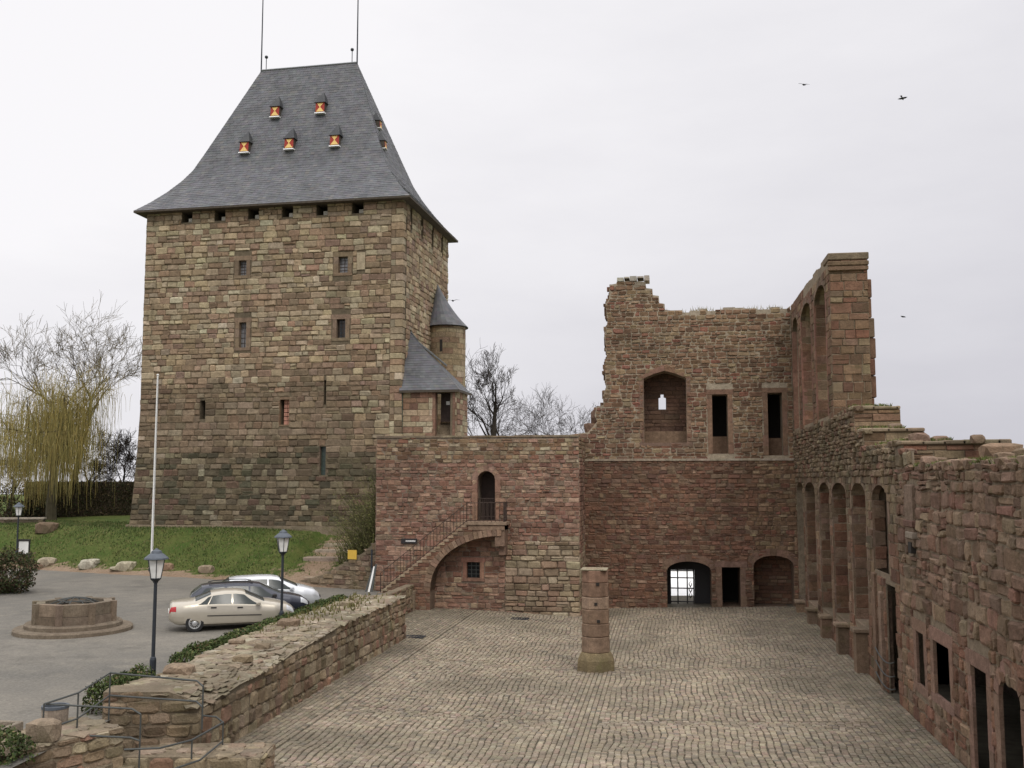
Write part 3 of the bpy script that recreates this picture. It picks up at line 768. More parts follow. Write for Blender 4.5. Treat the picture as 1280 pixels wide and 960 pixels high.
    while z < 17.0:
        h = min(rt.uniform(.3, .42), 17.05 - z); k = 0; ph = rt.random()
        for i in range(11):
            a0 = 2 * math.pi * (i + ph) / 11; a1 = a0 + 2 * math.pi / 11 - .016; rr2 = rad + rt.uniform(0, .02)
            c = jit(pick(rt, [(3, (.34, .265, .17)), (2, (.29, .215, .135)), (1, (.26, .175, .115)), (1, (.38, .31, .21))]), rt, .1); vs = []
            for zz in (z + .01, z + h - .01):
                for q in range(4):
                    a = a0 + (a1 - a0) * q / 3; vs.append((tc.x + rr2 * math.cos(a), tc.y + rr2 * math.sin(a), zz))
            g.add(vs, [(0, 1, 5, 4), (1, 2, 6, 5), (2, 3, 7, 6)], 1, c)
        z += h
    g.lathe([(rad - .02, 2.6), (rad - .02, 17.05)], 24, tc.x, tc.y, 0, (.2, .16, .11))
    tur = g.build('stair_turret', [M['mort'], M['tower']], root)
    g = MB(); ap = ff(.25, 20.1, -7.3); rows = 12
    for i in range(rows):
        for k in range(24):
            def cp(t, a):
                base = Vector((tc.x + (rad + .2) * math.cos(a), tc.y + (rad + .2) * math.sin(a), 17.0)); tt = t ** 1.0
                p = base.lerp(ap, tt); p.z -= .28 * math.sin(math.pi * t) ; return p
            a0 = 2 * math.pi * k / 24; a1 = a0 + 2 * math.pi / 24
            g.add([tuple(cp(i / rows, a0)), tuple(cp(i / rows, a1)), tuple(cp((i + 1) / rows, a1)), tuple(cp((i + 1) / rows, a0))], [(0, 1, 2, 3)], 0, jit(pick(rt, SL), rt, .12))
    vs = [(tc.x + (rad + .2) * math.cos(6.283 * k / 24), tc.y + (rad + .2) * math.sin(6.283 * k / 24), 16.95) for k in range(24)]
    g.add(vs, [tuple(range(23, -1, -1))], 0, (.05, .05, .05))
    g.build('turret_roof', M['slate'], tur)
    g = MB(); a = math.radians(-95); p = Vector((tc.x + rad * math.cos(a), tc.y + rad * math.sin(a), 0))
    g.box((p.x - .09, p.y - .03, 15.2), (p.x + .09, p.y + .1, 16.0)); g.build('slit', M['dark'], tur)
    # porch
    r2 = random.Random(17); g = MB(); pf = Frame(ff(0.05, 0, -.15), ROT)
    door = rect(2.1, 3.2, 9.1, 11.85)
    slab(g, pf, rect(.0, 3.45, 5.0, 12.0), [door], .5, 0, (.2, .16, .11))
    PP = [(3, (.36, .28, .18)), (3, (.27, .165, .11)), (2, (.42, .35, .24)), (1, (.19, .11, .08))]
    courses(g, pf, rect(.0, 3.45, 5.0, 12.0), [rect(1.95, 3.35, 9.1, 12.0)], (.26, .42), (.35, .8), pal(PP), r2, (.01, .05), .022)
    ps = Frame(pf(3.45, 0, 0), ROT + 90)
    slab(g, ps, rect(0.02, 2.7, 5.0, 12.0), [], .4, 0, (.2, .16, .11)); courses(g, ps, rect(0, 2.7, 5.0, 12.0), [], (.28, .42), (.4, .8), pal(PP), r2)
    surround(g, pf, 2.1, 3.2, 9.1, 11.85, .16, r2, (.25, .15, .105), .05, mat=1, sill=False, lintel=False, deep=.3)
    for k in range(5): frame_box(g, pf, 2.1, 3.2, 9.05, 9.1 + .2 * (k + 1), -.3 - .25 * k - .25, -.25 * k + .02 - .25, 1, (.2, .155, .105))
    po = g.build('porch', [M['mort'], M['tower']], root)
    g = MB(); frame_box(g, pf, 2.2, 3.1, 10.1, 11.9, -1.0, -.92)
    for k in range(5): frame_box(g, pf, 2.22 + .18 * k, 2.38 + .18 * k, 10.12, 11.85, -.92, -.905)
    g.build('door', M['wood'], po)
    g = MB(); frame_box(g, pf, 2.55, 2.78, 11.15, 11.38, -.9, -.89); g.build('notice', M['white'], po)
    # porch roof: half pyramid leaning on the keep
    g = MB(); e = [ff(-.1, 12.0, .12), ff(3.72, 12.0, .12), ff(3.72, 12.0, -3.1), ff(-.1, 12.0, -3.1)]
    t0, t1 = ff(.03, 15.85, -1.7), ff(.03, 15.5, -3.1)
    def tri_rows(A, B, Cc, Dd, n):
        for i in range(n):
            a0, b0 = A.lerp(Dd, i / n), B.lerp(Cc, i / n); a1, b1 = A.lerp(Dd, (i + 1) / n), B.lerp(Cc, (i + 1) / n)
            m = max(1, int((b0 - a0).length / .28)); nr = (b0 - a0).cross(a1 - a0)
            nr = nr.normalized() if nr.length > 1e-6 else Vector((0, 0, 1))
            for k in range(m):
                q = [a0.lerp(b0, k / m) + nr * .015, a0.lerp(b0, (k + 1) / m) + nr * .015, a1.lerp(b1, (k + 1) / m), a1.lerp(b1, k / m), a0.lerp(b0, k / m), a0.lerp(b0, (k + 1) / m)]
                g.add([tuple(p) for p in q], [(0, 1, 2, 3), (4, 5, 1, 0)], 0, jit(pick(r2, SL), r2, .12))
    tri_rows(e[0], e[1], t0, t0, 24); tri_rows(e[1], e[2], t1, t0, 24)
    g.add([tuple(p) for p in e], [(3, 2, 1, 0)], 1)
    g.add([tuple(p) for p in (e[0] - Vector((0, 0, .14)), e[1] - Vector((0, 0, .14)), e[1], e[0])], [(0, 1, 2, 3)], 1)
    g.add([tuple(p) for p in (e[1] - Vector((0, 0, .14)), e[2] - Vector((0, 0, .14)), e[2], e[1])], [(0, 1, 2, 3)], 1)
    g.build('porch_roof', [M['slate'], M['oldwood']], po)
    g = MB(); g.tube([t0 + Vector((.05, 0, .04)), t1 + Vector((.05, 0, .04))], .06, 5); g.tube([ff(.05, 15.5, -3.1), ff(1.3, 14.2, -5.9)], .07, 5); g.build('flashing', M['lead'], po)
    g = MB(); g.tube([pf(-.02, 12.0, .08), pf(-.02, 5.5, .08)], .055, 6); g.build('downpipe', M['copper'], po)
build_keep()

# ------------------------------------------------------------------ gate building with the stair
def railing_bars(mb, pts, h, n, rad=.014, rails=(1.0,), post=.02):
    for k in rails: mb.tube([Vector(p) + Vector((0, 0, h * k)) for p in pts], rad * 1.3, 5)
    tot = [0]
    for a, b in zip(pts, pts[1:]): tot.append(tot[-1] + (Vector(b) - Vector(a)).length)
    for i in range(n + 1):
        d = tot[-1] * i / n
        for j in range(len(pts) - 1):
            if d <= tot[j + 1] + 1e-6:
                t = (d - tot[j]) / max(1e-6, tot[j + 1] - tot[j]); p = Vector(pts[j]).lerp(Vector(pts[j + 1]), t); break
        mb.tube([p, p + Vector((0, 0, h))], post if i in (0, n) else rad, 5)
def build_gatehouse():
    r = random.Random(31); Y = 51.0; X0, X1, ZT = -15.05, -4.4, 8.72
    root = thing('gate_building', 'flat topped red sandstone block with outside stair rising to an arched door', 'building', ((X0 + X1) / 2, Y + 1.5, -.4))
    f = Frame((0, Y), 0)
    door = arch(-9.66, -8.72, 4.42, 6.5, .47); win = rect(-10.2, -9.5, 1.5, 2.32)
    top = [(X1, ZT)]
    x = X1
    while x > X0 + .5:
        x2 = max(X0, x - r.uniform(.5, 1.3)); z = ZT + r.uniform(-.06, .06); top += [(x - .02, z), (x2, z)]; x = x2
    out = [(X0, -.5), (X1, -.5)] + top + ([(X0, ZT)] if top[-1][0] > X0 + .01 else [])
    def palf(u, w, r):
        n = noise.noise(Vector((u * .4, w * .5, 7)))
        if u > -8.2 and w < 3.4 + n: return jit(pick(r, GREYT), r, .16)
        if w > 7.6 + n * .6: return jit(pick(r, UPPER + GREYT), r, .2)
        return jit(pick(r, RED), r, .2)
    mb = MB(); slab(mb, f, out, [door, win], 2.2, 0, (.24, .19, .145))
    big = rect(-9.95, -8.45, 4.0, 7.3)
    hs = [door, rect(-10.45, -9.25, 1.25, 2.55)]
    courses(mb, f, out, hs, (.14, .28), (.17, .52), palf, r, (.012, .05), .016, w_lo=3.4, jt=.018, rough=True, warp=.03, cut=.16)
    courses(mb, f, [p for p in rect(X0, -8.2, -.5, 3.4)], hs, (.16, .30), (.2, .6), palf, r, (.012, .05), .016, jt=.018, rough=True, warp=.03, cut=.16)
    courses(mb, f, rect(-8.2, X1, -.5, 3.4), [], (.22, .42), (.3, .8), palf, r, (.06, .12), .016, jt=.022, rough=True, warp=.03, split=.12, cut=.14)
    # right and left side walls
    f2 = Frame((X1, Y), 90); slab(mb, f2, rect(.03, 7, -.5, ZT - .03), [], 1, 0, (.24, .19, .145)); courses(mb, f2, rect(0, 7, -.5, ZT), [], (.16, .3), (.25, .7), palf, r)
    f3 = Frame((X0, Y), -90); slab(mb, f3, rect(-8, -.03, -.5, ZT - .03), [], 1, 0, (.24, .19, .145)); courses(mb, f3, rect(-8, 0, -.5, ZT), [], (.16, .3), (.25, .7), palf, r)
    # roof deck
    frame_box(mb, f, X0 + .9, X1 - .9, 7.7, 7.75, -7.5, -2.1, 2, (.2, .17, .12))
    # coping stones
    x = X0
    while x < X1 - .02:
        L = min(r.uniform(.5, 1.2), X1 - x); frame_box(mb, f, x + .006, x + L - .006, ZT - .02, ZT + .07 + r.uniform(-.02, .03), -1.0, .05, 2, jit((.27, .21, .15), r, .2)); x += L
    mb.build('wall', [M['mort'], M['red'], M['top']], root)
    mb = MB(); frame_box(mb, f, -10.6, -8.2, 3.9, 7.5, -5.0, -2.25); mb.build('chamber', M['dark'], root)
    mb = MB(); arch_ring(mb, f, -9.66, -8.72, 6.5, .47, .3, r, (.27, .175, .125), 7, .05); surround(mb, f, -9.66, -8.72, 4.42, 6.5, .24, r, (.25, .15, .105), .045, lintel=False)
    do = mb.build('doorway', M['dress'], root)
    mb = MB(); frame_box(mb, f, -9.66, -8.72, 4.42, 6.98, -1.3, -1.2); mb.build('door', M['wood'], do)
    mb = MB(); railing_bars(mb, [f(-9.62, 4.5, -.15), f(-8.76, 4.5, -.15)], 1.05, 8, .016, (1, .12)); mb.build('door_grille', M['rust'], do)
    mb = MB(); surround(mb, f, -10.2, -9.5, 1.5, 2.32, .22, r, (.27, .15, .105), .05); wo = mb.build('window', M['dress'], root)
    mb = MB(); frame_box(mb, f, -10.2, -9.5, 1.5, 2.32, -.34, -.3); mb.build('pane', M['darkpane'], wo)
    mb = MB()
    for k in range(1, 3): u = -10.2 + .7 * k / 3; frame_box(mb, f, u - .012, u + .012, 1.5, 2.32, -.14, -.115)
    for k in range(1, 4): w = 1.5 + .82 * k / 4; frame_box(mb, f, -10.2, -9.5, w - .012, w + .012, -.113, -.09)
    mb.build('bars', M['rail'], wo)
    # staircase: profile with steps on top and a half arch below, projecting 1.1 m
    sc = 49.9 / 51.0; S = lambda x, z: (x * sc, H + (z - H) * sc)
    xl, zl = -14.55, .62; xr, zr = -10.0, 4.2; n = 20; yf, yb = 49.9, 50.985
    prof = []
    for i in range(n):
        x = xl + (xr - xl) * i / n; z = zl + (zr - zl) * (i + 1) / n; prof.append((x, z)); prof.append((xl + (xr - xl) * (i + 1) / n, z))
    xe = -8.05; prof += [(xr, 4.38), (xe, 4.38), (xe, 3.95)]
    a0, a1 = (-8.2, 3.72), (-11.85, .9)
    low = []
    for i in range(13):                     # half arch: flat under the landing, steep at the foot
        t = i / 12 * math.pi / 2; low.append((a0[0] + (a1[0] - a0[0]) * math.sin(t), a1[1] + (a0[1] - a1[1]) * math.cos(t) ** .9))
    body = [(xl, -.4)] + prof + [(-8.2, 3.95)] + low + [(-11.85, -.4)]
    body = body[::-1] if sum(body[i][0] * body[(i + 1) % len(body)][1] - body[(i + 1) % len(body)][0] * body[i][1] for i in range(len(body))) < 0 else body
    fs_ = Frame((0, yf), 0); mb = MB()
    slab(mb, fs_, body, [], yb - yf, 0, (.21, .15, .11))
    courses(mb, fs_, body, [], (.12, .22), (.2, .5), pal(REDW + [(2, (.27, .19, .135))]), r, (.008, .035), .016, w_hi=4.3)
    # treads and arch voussoirs
    for i in range(n):
        x = xl + (xr - xl) * i / n; z = zl + (zr - zl) * (i + 1) / n
        mb.box((x - .05, yf - .06, z - .07), (x + (xr - xl) / n + .02, yb, z + .004), 2, jit((.33, .25, .17), r, .2))
    mb.box((xr - .06, yf - .12, 4.26), (xe + .1, yb, 4.40), 2, (.30, .22, .155)); mb.box((xr + .1, yf - .05, 4.0), (xe, yb, 4.22), 2, (.26, .18, .125))
    for i in range(12):
        a, b = Vector(low[i]), Vector(low[i + 1]); m = max(1, int((b - a).length / .17))
        for k in range(m):
            p, q = a.lerp(b, k / m), a.lerp(b, (k + 1) / m); d = (q - p).normalized(); nn = Vector((-d.y, d.x)) * -.34
            if nn.y < 0: nn = -nn
            e = (q - p) * .04; pts = [p + e, q - e, q - e + nn, p + e + nn]
            vs = [fs_(t.x, t.y, .05) for t in pts] + [fs_(t.x, t.y, -1.05) for t in pts]
            mb.hexa([vs[1], vs[0], vs[4], vs[5], vs[2], vs[3], vs[7], vs[6]], 2, jit((.26, .175, .12), r, .25))
    mb.box((-8.55, yf + .02, 3.2), (-8.06, yb, 3.95), 2, (.21, .14, .1)); mb.box((-8.4, yf + .3, 2.75), (-8.06, yb, 3.2), 2, (.2, .13, .095))
    mb.box((-14.0, yf - .25, -.3), (-12.6, yf + .3, .95), 2, (.26, .2, .14), .03)
    so = mb.build('staircase', [M['mort'], M['red'], M['dress']], root)
    mb = MB(); pts = [(xl + .1, yf + .06, zl + .2), (xr, yf + .06, 4.36), (xe - .06, yf + .06, 4.40)]
    railing_bars(mb, pts[:2], .98, 26, .014, (1, .1), .024); railing_bars(mb, pts[1:], .98, 9, .014, (1, .1), .024)
    railing_bars(mb, [(xe - .06, yf + .06, 4.40), (xe - .06, yb, 4.40)], .98, 6, .014, (1, .1), .02)
    mb.build('railing', M['rust'], so)
    return root
build_gatehouse()
f = Frame((0, 51.0), 0)
t = thing('wall_plaque', 'small black sign with pale lettering fixed left of the stair', 'sign', (-13.2, 50.93, 3.3))
mb = MB(); mb.box((-13.65, 50.9, 3.22), (-12.8, 50.945, 3.48), bev=.01); mb.build('board', M['trim'], t)
mb = MB()
for k in range(9):
    x = -13.4 + k * .058; mb.box((x, 50.893, 3.32), (x + .04, 50.899, 3.39))
mb.build('lettering', M['white'], t)

# ------------------------------------------------------------------ hall end wall
def build_endwall():
    r = random.Random(41); Y = 54.3
    root = thing('hall_end_wall', 'tall ruined red stone wall with ragged left edge, niche and three ground openings', 'ruined wall', (1.2, Y + 1, -.4))
    f = Frame((0, Y), 0); g1 = arch(-.05, 2.25, -.28, 1.72, .5); g2 = rect(2.79, 3.75, -.12, 1.95); g3 = arch(4.44, 6.47, -.06, 2.05, .52)
    low = rect(-5.0, 6.69, -.7, 7.52); mb = MB()
    slab(mb, f, low, [g1, g2, g3], 2.2, 0, (.175, .12, .085))
    def p1(u, w, r):
        n = noise.noise(Vector((u * .5, w * .5, 4)))
        if u > 4.5 + n: return jit(pick(r, UPPER), r, .15)
        return jit(pick(r, REDW), r, .18)
    courses(mb, f, low, [g1, g2, g3], (.12, .26), (.15, .5), p1, r, (.01, .045), .014, jt=.018, rough=True, warp=.03, cut=.16)
    mb.build('wall', [M['mort'], M['red']], root)
    mb = MB(); 
    for a, b, ws, ri in ((-.05, 2.25, 1.72, .5), (4.44, 6.47, 2.05, .52)): arch_ring(mb, f, a, b, ws, ri, .38, r, (.205, .13, .093), 11, .04)
    mb.build('gate_arch', M['dress'], root)
    mb = MB(); surround(mb, f, 2.79, 3.75, -.12, 1.95, .28, r, (.215, .14, .10), .05, sill=False); mb.build('door_surround', M['dress'], root)
    # closed backs of the door and the blind arch
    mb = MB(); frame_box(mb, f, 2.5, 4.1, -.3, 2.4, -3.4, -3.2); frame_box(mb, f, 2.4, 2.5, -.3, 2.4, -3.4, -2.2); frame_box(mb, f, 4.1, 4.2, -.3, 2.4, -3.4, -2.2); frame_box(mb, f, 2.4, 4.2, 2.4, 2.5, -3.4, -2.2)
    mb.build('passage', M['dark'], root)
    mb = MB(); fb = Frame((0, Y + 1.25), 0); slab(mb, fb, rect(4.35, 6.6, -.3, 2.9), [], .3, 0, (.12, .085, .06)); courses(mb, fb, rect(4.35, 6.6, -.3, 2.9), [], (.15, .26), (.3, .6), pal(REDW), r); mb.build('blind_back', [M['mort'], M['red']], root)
    # glazed lattice gate in the archway
    gz = Frame((0, Y + 1.9), 0); gt = MB()
    frame_box(gt, gz, -.06, 2.26, -.3, 2.3, 0, .02); gt = MB()
    for u in (.12, .18 + .34, 1.03, 1.38): frame_box(gt, gz, u - .035, u + .035, -.28, 1.62, -.03, .03)
    for w in (-.26, -.1, .62, 1.18, 1.58): frame_box(gt, gz, .1, 1.4, w - .03, w + .03, -.026, .026)
    frame_box(gt, gz, -.3, .1, -.3, 2.3, -.05, .05); frame_box(gt, gz, 1.42, 2.5, -.3, 2.3, -.05, .05); frame_box(gt, gz, .1, 1.42, 1.62, 2.3, -.05, .05)
    for k in range(3): gt.tube([gz(1.2, .1 + .3 * k, 0), gz(1.28, .25 + .3 * k, 0), gz(1.2, .4 + .3 * k, 0), gz(1.12, .25 + .3 * k, 0), gz(1.2, .1 + .3 * k, 0)], .025, 4)
    gt.build('lattice_gate', M['trim'], root)
    # coping ledge
    mb = MB(); x = -4.35
    while x < 6.68:
        L = min(r.uniform(.6, 1.3), 6.68 - x); frame_box(mb, f, x + .004, x + L - .004, 7.523, 7.64 + r.uniform(-.012, .012), -.6, .07, 0, jit((.40, .33, .25), r, .12)); x += L
    mb.build('coping', M['dress'], root); mb = MB()
    # upper wall
    fu = Frame((0, Y + .4), 0); frame_box(mb, f, 6.69, 8.2, -.5, 15.6, -2, -.4, 0, (.2, .15, .1))
    mb.build('corner', [M['mort']], root)
    o1 = arch(-1.17, 1.12, 8.5, 12.0, .42, 6, True); o2 = rect(2.47, 3.3, 7.9, 11.1); o3 = rect(5.38, 6.16, 7.8, 11.15)
    edge = [(-6.5, 7.5), (6.69, 7.5), (6.69, 15.8)]
    x = 6.5
    while x > .4:
        z = 15.72 + r.uniform(-.1, .08) + .1 * noise.noise(Vector((x, 0, 0))); x2 = max(.2, x - r.uniform(.3, .8)); edge += [(x, z), (x2 + .02, z)]; x = x2
    edge += [(.05, 15.78), (.03, 16.1), (-.25, 16.15), (-.28, 16.55), (-.6, 16.6), (-.62, 16.95), (-.95, 17.0), (-1.0, 17.35), (-1.5, 17.4), (-2.55, 17.42), (-2.6, 17.3), (-2.95, 17.25), (-3.0, 16.4), (-3.2, 16.2), (-3.1, 15.2), (-3.25, 14.4), (-3.15, 13.2), (-3.3, 12.6), (-3.2, 11.6), (-3.4, 11.0), (-3.35, 10.6), (-3.75, 10.45), (-3.85, 10.0), (-3.7, 9.7), (-3.95, 9.4), (-4.2, 9.1), (-5.0, 9.0), (-6.5, 8.8)]
    mb = MB(); slab(mb, fu, edge, [o1, o2, o3], 1.3, 0, (.37, .31, .23))
    def p2(u, w, r):
        n = noise.noise(Vector((u * .45, w * .45, 9)))
        if w < 12 + n * 2 and u < 4: return jit(pick(r, REDW + UPPER), r, .18)
        return jit(pick(r, UPPER), r, .18)
    hs = [o1, rect(2.2, 3.57, 7.5, 11.5), rect(5.12, 6.42, 7.5, 11.5)]
    courses(mb, fu, edge, hs, (.15, .30), (.18, .52), p2, r, (.015, .06), .034, jt=.022, rough=True, warp=.03, cut=.2)
    # ragged broken left end: loose projecting stones
    for i in range(120):
        w = r.uniform(9.2, 17.2); a = crossings(edge, w)
        if not a: continue
        u = a[0][0]; s = r.uniform(.1, .26); z0 = w; d = r.uniform(-1.1, 0)
        frame_box(mb, fu, u - s * r.uniform(.1, .7), u + .15, z0, z0 + r.uniform(.12, .25), d - r.uniform(.2, .4), d + .03, 1, jit(pick(r, UPPER), r, .2))
    # stub of the return wall seen end on, where the ragged edge juts out
    rock(mb, (-3.7, Y + .9, 9.9), (.5, .6, .7), r, 1, (.15, .095, .07), 2, .5)
    rock(mb, (-4.0, Y + .9, 9.3), (.6, .6, .45), r, 1, (.17, .11, .08), 2, .5)
    mb.build('upper_wall', [M['mort'], M['red']], root)
    mb = MB(); x = -2.55
    for k in range(5):
        L = r.uniform(.28, .42); frame_box(mb, fu, x, x + L - .03, 17.42 + (.16 if k % 2 else 0), 17.6 + r.uniform(0, .14), -1.0, .05, 0, jit((.5, .46, .38), r, .1)); x += L
    mb.build('lime_cap', M['dress'], root)
    # niche lining with a loophole, and the two deep doors
    fn = Frame((0, Y + 1.7), 0); mb = MB()
    loop = [(-.38, 10.4), (.02, 10.4), (.02, 11.05), (-.1, 11.08), (-.1, 11.25), (-.27, 11.25), (-.27, 11.08), (-.38, 11.05)]
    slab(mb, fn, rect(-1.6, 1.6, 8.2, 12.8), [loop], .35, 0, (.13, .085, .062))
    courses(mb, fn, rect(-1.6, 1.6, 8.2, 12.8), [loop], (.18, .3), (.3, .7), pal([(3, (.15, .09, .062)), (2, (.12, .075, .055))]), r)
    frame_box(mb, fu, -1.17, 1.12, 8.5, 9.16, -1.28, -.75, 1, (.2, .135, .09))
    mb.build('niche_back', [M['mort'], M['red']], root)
    mb = MB(); surround(mb, fu, -1.17, 1.12, 8.5, 12.0, .26, r, (.205, .138, .10), .03, lintel=False)
    arch_ring(mb, fu, -1.17, 1.12, 12.0, .42, .34, r, (.22, .13, .09), 6, .035, True); mb.build('niche_surround', M['dress'], root)
    for a, b, c, d in ((2.47, 3.3, 7.9, 11.1), (5.38, 6.16, 7.8, 11.15)):
        mb = MB(); surround(mb, fu, a, b, c, d, .24, r, (.22, .14, .095), .035, sill=False); so = mb.build('doorway', M['dress'], root)
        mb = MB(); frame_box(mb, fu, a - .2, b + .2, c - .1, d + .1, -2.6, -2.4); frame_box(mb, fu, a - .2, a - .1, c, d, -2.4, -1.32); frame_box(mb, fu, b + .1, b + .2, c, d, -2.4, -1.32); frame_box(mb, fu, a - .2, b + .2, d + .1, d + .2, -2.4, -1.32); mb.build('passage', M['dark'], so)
        mb = MB(); frame_box(mb, fu, a, b, c, c + .95, -1.25, -.8, 0, (.19, .125, .085)); mb.build('parapet_infill', M['dress'], so)
    mb = MB()
    for i in range(130):     # dry weeds along the wall top
        x = r.choice((r.uniform(.1, 6.5), r.gauss(2.0, .3), r.gauss(5.2, .8))); 
        if not -.1 < x < 6.6: continue
        z = 15.7; y = Y + .4 + r.uniform(.05, 1.0)
        mb.add([(x - .02, y, z), (x + .02, y, z), (x + r.uniform(-.12, .12), y, z + r.uniform(.1, .32))], [(0, 1, 2)], 0, jit((.2, .17, .08), r, .3))
    tag(mb.build('weeds', M['grassblade'], root), kind='stuff')
build_endwall()
# white floor and wall added outside so the lattice gate looks bright
mb = MB(); mb.box((-12, 56.6, -1.5), (12, 77.9, -.42)); tag(mb.build('brightening_floor', M['brightener']), kind='structure')
mb = MB(); mb.box((-9, 78, -1), (9, 78.5, 4.5)); tag(mb.build('brightening_wall', M['brightener']), 'white wall added behind the lattice gate to brighten it', 'wall')

# ------------------------------------------------------------------ hall side wall (right)
def build_sidewall():
    r = random.Random(51); XR = 6.7
    root = thing('hall_side_wall', 'long ruined stone side wall with tall lancet windows and a high broken pier', 'ruined wall', (XR + 1, 32, -.4))
    f = Frame((XR, 54.3), -90)                     # u = 54.3 - y
    U = lambda y: 54.3 - y
    lan = [(54.6, 51.5), (50.75, 47.45), (46.2, 43.35), (42.7, 39.4), (38.35, 35.7)]
    sill = [.5, .62, .84, 1.06, 1.4]
    lan = [(54.15, 51.5)] + lan[1:]
    L = [arch(U(a), U(b), s, 5.95, .45, 8) for (a, b), s in zip(lan, sill)]
    L6 = arch(U(34.6), U(32.25), 3.6, 5.85, .5, 8)
    door = rect(U(33.0), U(31.6), -.15, 3.3)
    up = [arch(U(a), U(b), 9.15, 14.3, .6, 8) for a, b in ((54.0, 51.9), (50.6, 47.3), (46.0, 42.95))]
    yP = 41.8
    top = [(U(12), -.6), (U(12), 6.86)]
    y = 12.0
    while y < 28.9:
        y2 = min(28.95, y + r.uniform(.5, 1.4)); z = 6.86 + r.uniform(-.1, .09); top += [(U(y + .02), z), (U(y2), z)]; y = y2
    top += [(U(29.0), 7.3), (U(30.5), 7.35), (U(30.6), 7.56), (U(35.75), 7.6), (U(35.8), 8.1), (U(37.4), 8.2), (U(37.45), 9.0), (U(yP), 9.1), (U(yP) - .02, 15.7)]
    y = yP + .1
    while y < 54.0: 
        z = 15.72 + r.uniform(-.07, .07); y2 = min(54.1, y + r.uniform(.4, 1)); top += [(U(y), z), (U(y2 - .02), z)]; y = y2
    out = top + [(0, 15.8), (0, -.6)]
    nw = [rect(U(29.25), U(28.4), 1.0, 2.42), rect(U(27.4), U(25.95), 1.1, 2.45), rect(U(24.2), U(23.1), 0.02, 2.4), arch(U(22.3), U(21.0), .0, 2.1, .5)]
    mb = MB()
    # far part thick, near part a 0.4 m skin before a hollow
    yS = 34.75; yR = 31.0
    far = [p for p in out if p[0] <= U(yS)]; far = [(U(yS), -.6), (U(yS), 7.56)] + [p for p in top if p[0] < U(yS) - .01] + [(0, 15.8), (0, -.6)]
    near = [p for p in top if p[0] >= U(yS)] + [(U(yS), 7.56), (U(yS), -.6)]
    slab(mb, f, far, L + up, 1.5, 0, (.27, .215, .15))
    slab(mb, f, near, nw + [L6, door], .05, 0, (.215, .17, .12))
    # backing of the lower lancets, hollow behind the near part
    frame_box(mb, f, -1.5, U(34.7), -.5, 6.8, -2.6, -1.52, 0, (.14, .10, .075))
    frame_box(mb, f, U(34.8), U(34.7) , -.5, 3.4, -4, -1.52, 0, (.1, .08, .06))
    frame_box(mb, f, U(yS) + .02, U(12), 3.2, 6.75, -3.0, -.42, 0, (.16, .12, .085)); frame_box(mb, f, U(34.7), U(12), -.5, 3.2, -4.0, -3.6, 0, (.08, .06, .05)); frame_box(mb, f, U(yS), U(12), 3.1, 3.2, -3.6, -3.0, 0, (.08, .06, .05))
    frame_box(mb, f, U(12), U(11.8), -.5, 6.7, -3.6, 0, 0, (.1, .08, .06))
    lw = rect(0, U(yR), -.6, 6.62)
    def pl(u, w, r):
        n = noise.noise(Vector((u * .4, w * .4, 13)))
        return jit(pick(r, REDW if w < 4.5 + 2 * n else RUB), r, .2)
    def pad(h, k=0.0): return h
    courses(mb, f, lw, L + [L6, door], (.24, .42), (.3, .75), pl, r, (.01, .06), .024, rough=False, jt=.018, warp=0.0)
    mid = [(0, 6.62), (U(yR), 6.62), (U(yR), 7.56), (U(35.75), 7.6), (U(35.8), 8.1), (U(37.4), 8.2), (U(37.45), 9.0), (0, 9.0)]
    courses(mb, f, mid, [], (.12, .24), (.13, .36), pal(RUB, .22), r, (.03, .15), .02, rough=True, jt=.03, warp=.06)
    upr = [(0, 9.0), (U(yP), 9.0), (U(yP), 15.65), (0, 15.75)]
    courses(mb, f, upr, up, (.22, .4), (.3, .8), pal(UPPER + REDW, .18), r, (.01, .04), .022)
    # near part: coursed rubble of big blocks above, red dressed work below
    hs = [rect(h[0][0] - .28, h[1][0] + .28, h[0][1] - .15, h[2][1] + .3) for h in nw]
    courses(mb, f, rect(U(yR), U(12), 2.95, 6.86), [rect(U(29.8), U(28.65), 4.5, 6.4)], (.2, .46), (.2, .8), pal(NEARW, .2), r, (.02, .10), .03, rough=True, jt=.035, warp=.09, split=.2)
    courses(mb, f, rect(U(31), U(29.05), 6.87, 7.28), [], (.2, .4), (.3, .6), pal(RUB, .22), r, (.03, .1), .03, rough=True, jt=.03, warp=.06)
    courses(mb, f, rect(U(yR), U(12), -.5, 2.95), hs, (.25, .45), (.25, .6), pal(REDW + [(2, (.21, .15, .105))], .22), r, (.02, .07), .026, rough=True, jt=.02, warp=.02)
    # far jamb faces (what the camera sees inside each lancet) get their own stones
    jf = [(b, s_, 5.75, 1.5) for b, s_ in zip([a for a, b in lan][1:], sill[1:])] + [(34.6, 3.6, 5.65, .4)]
    for y, z0, z1, th in jf:
        q = Frame((XR, y), 0); courses(mb, q, rect(0.02, th, z0, z1 + .2), [], (.24, .5), (.4, .9), pal(REDW + [(2, (.25, .17, .12))], .2), r, (.004, .03), .02, jt=.014)
    for y in (50.6, 46.0):
        q = Frame((XR, y), 0); courses(mb, q, rect(0.02, 1.5, 9.15, 14.4), [], (.3, .5), (.45, .9), pal(REDW, .18), r, (.004, .02), .016)
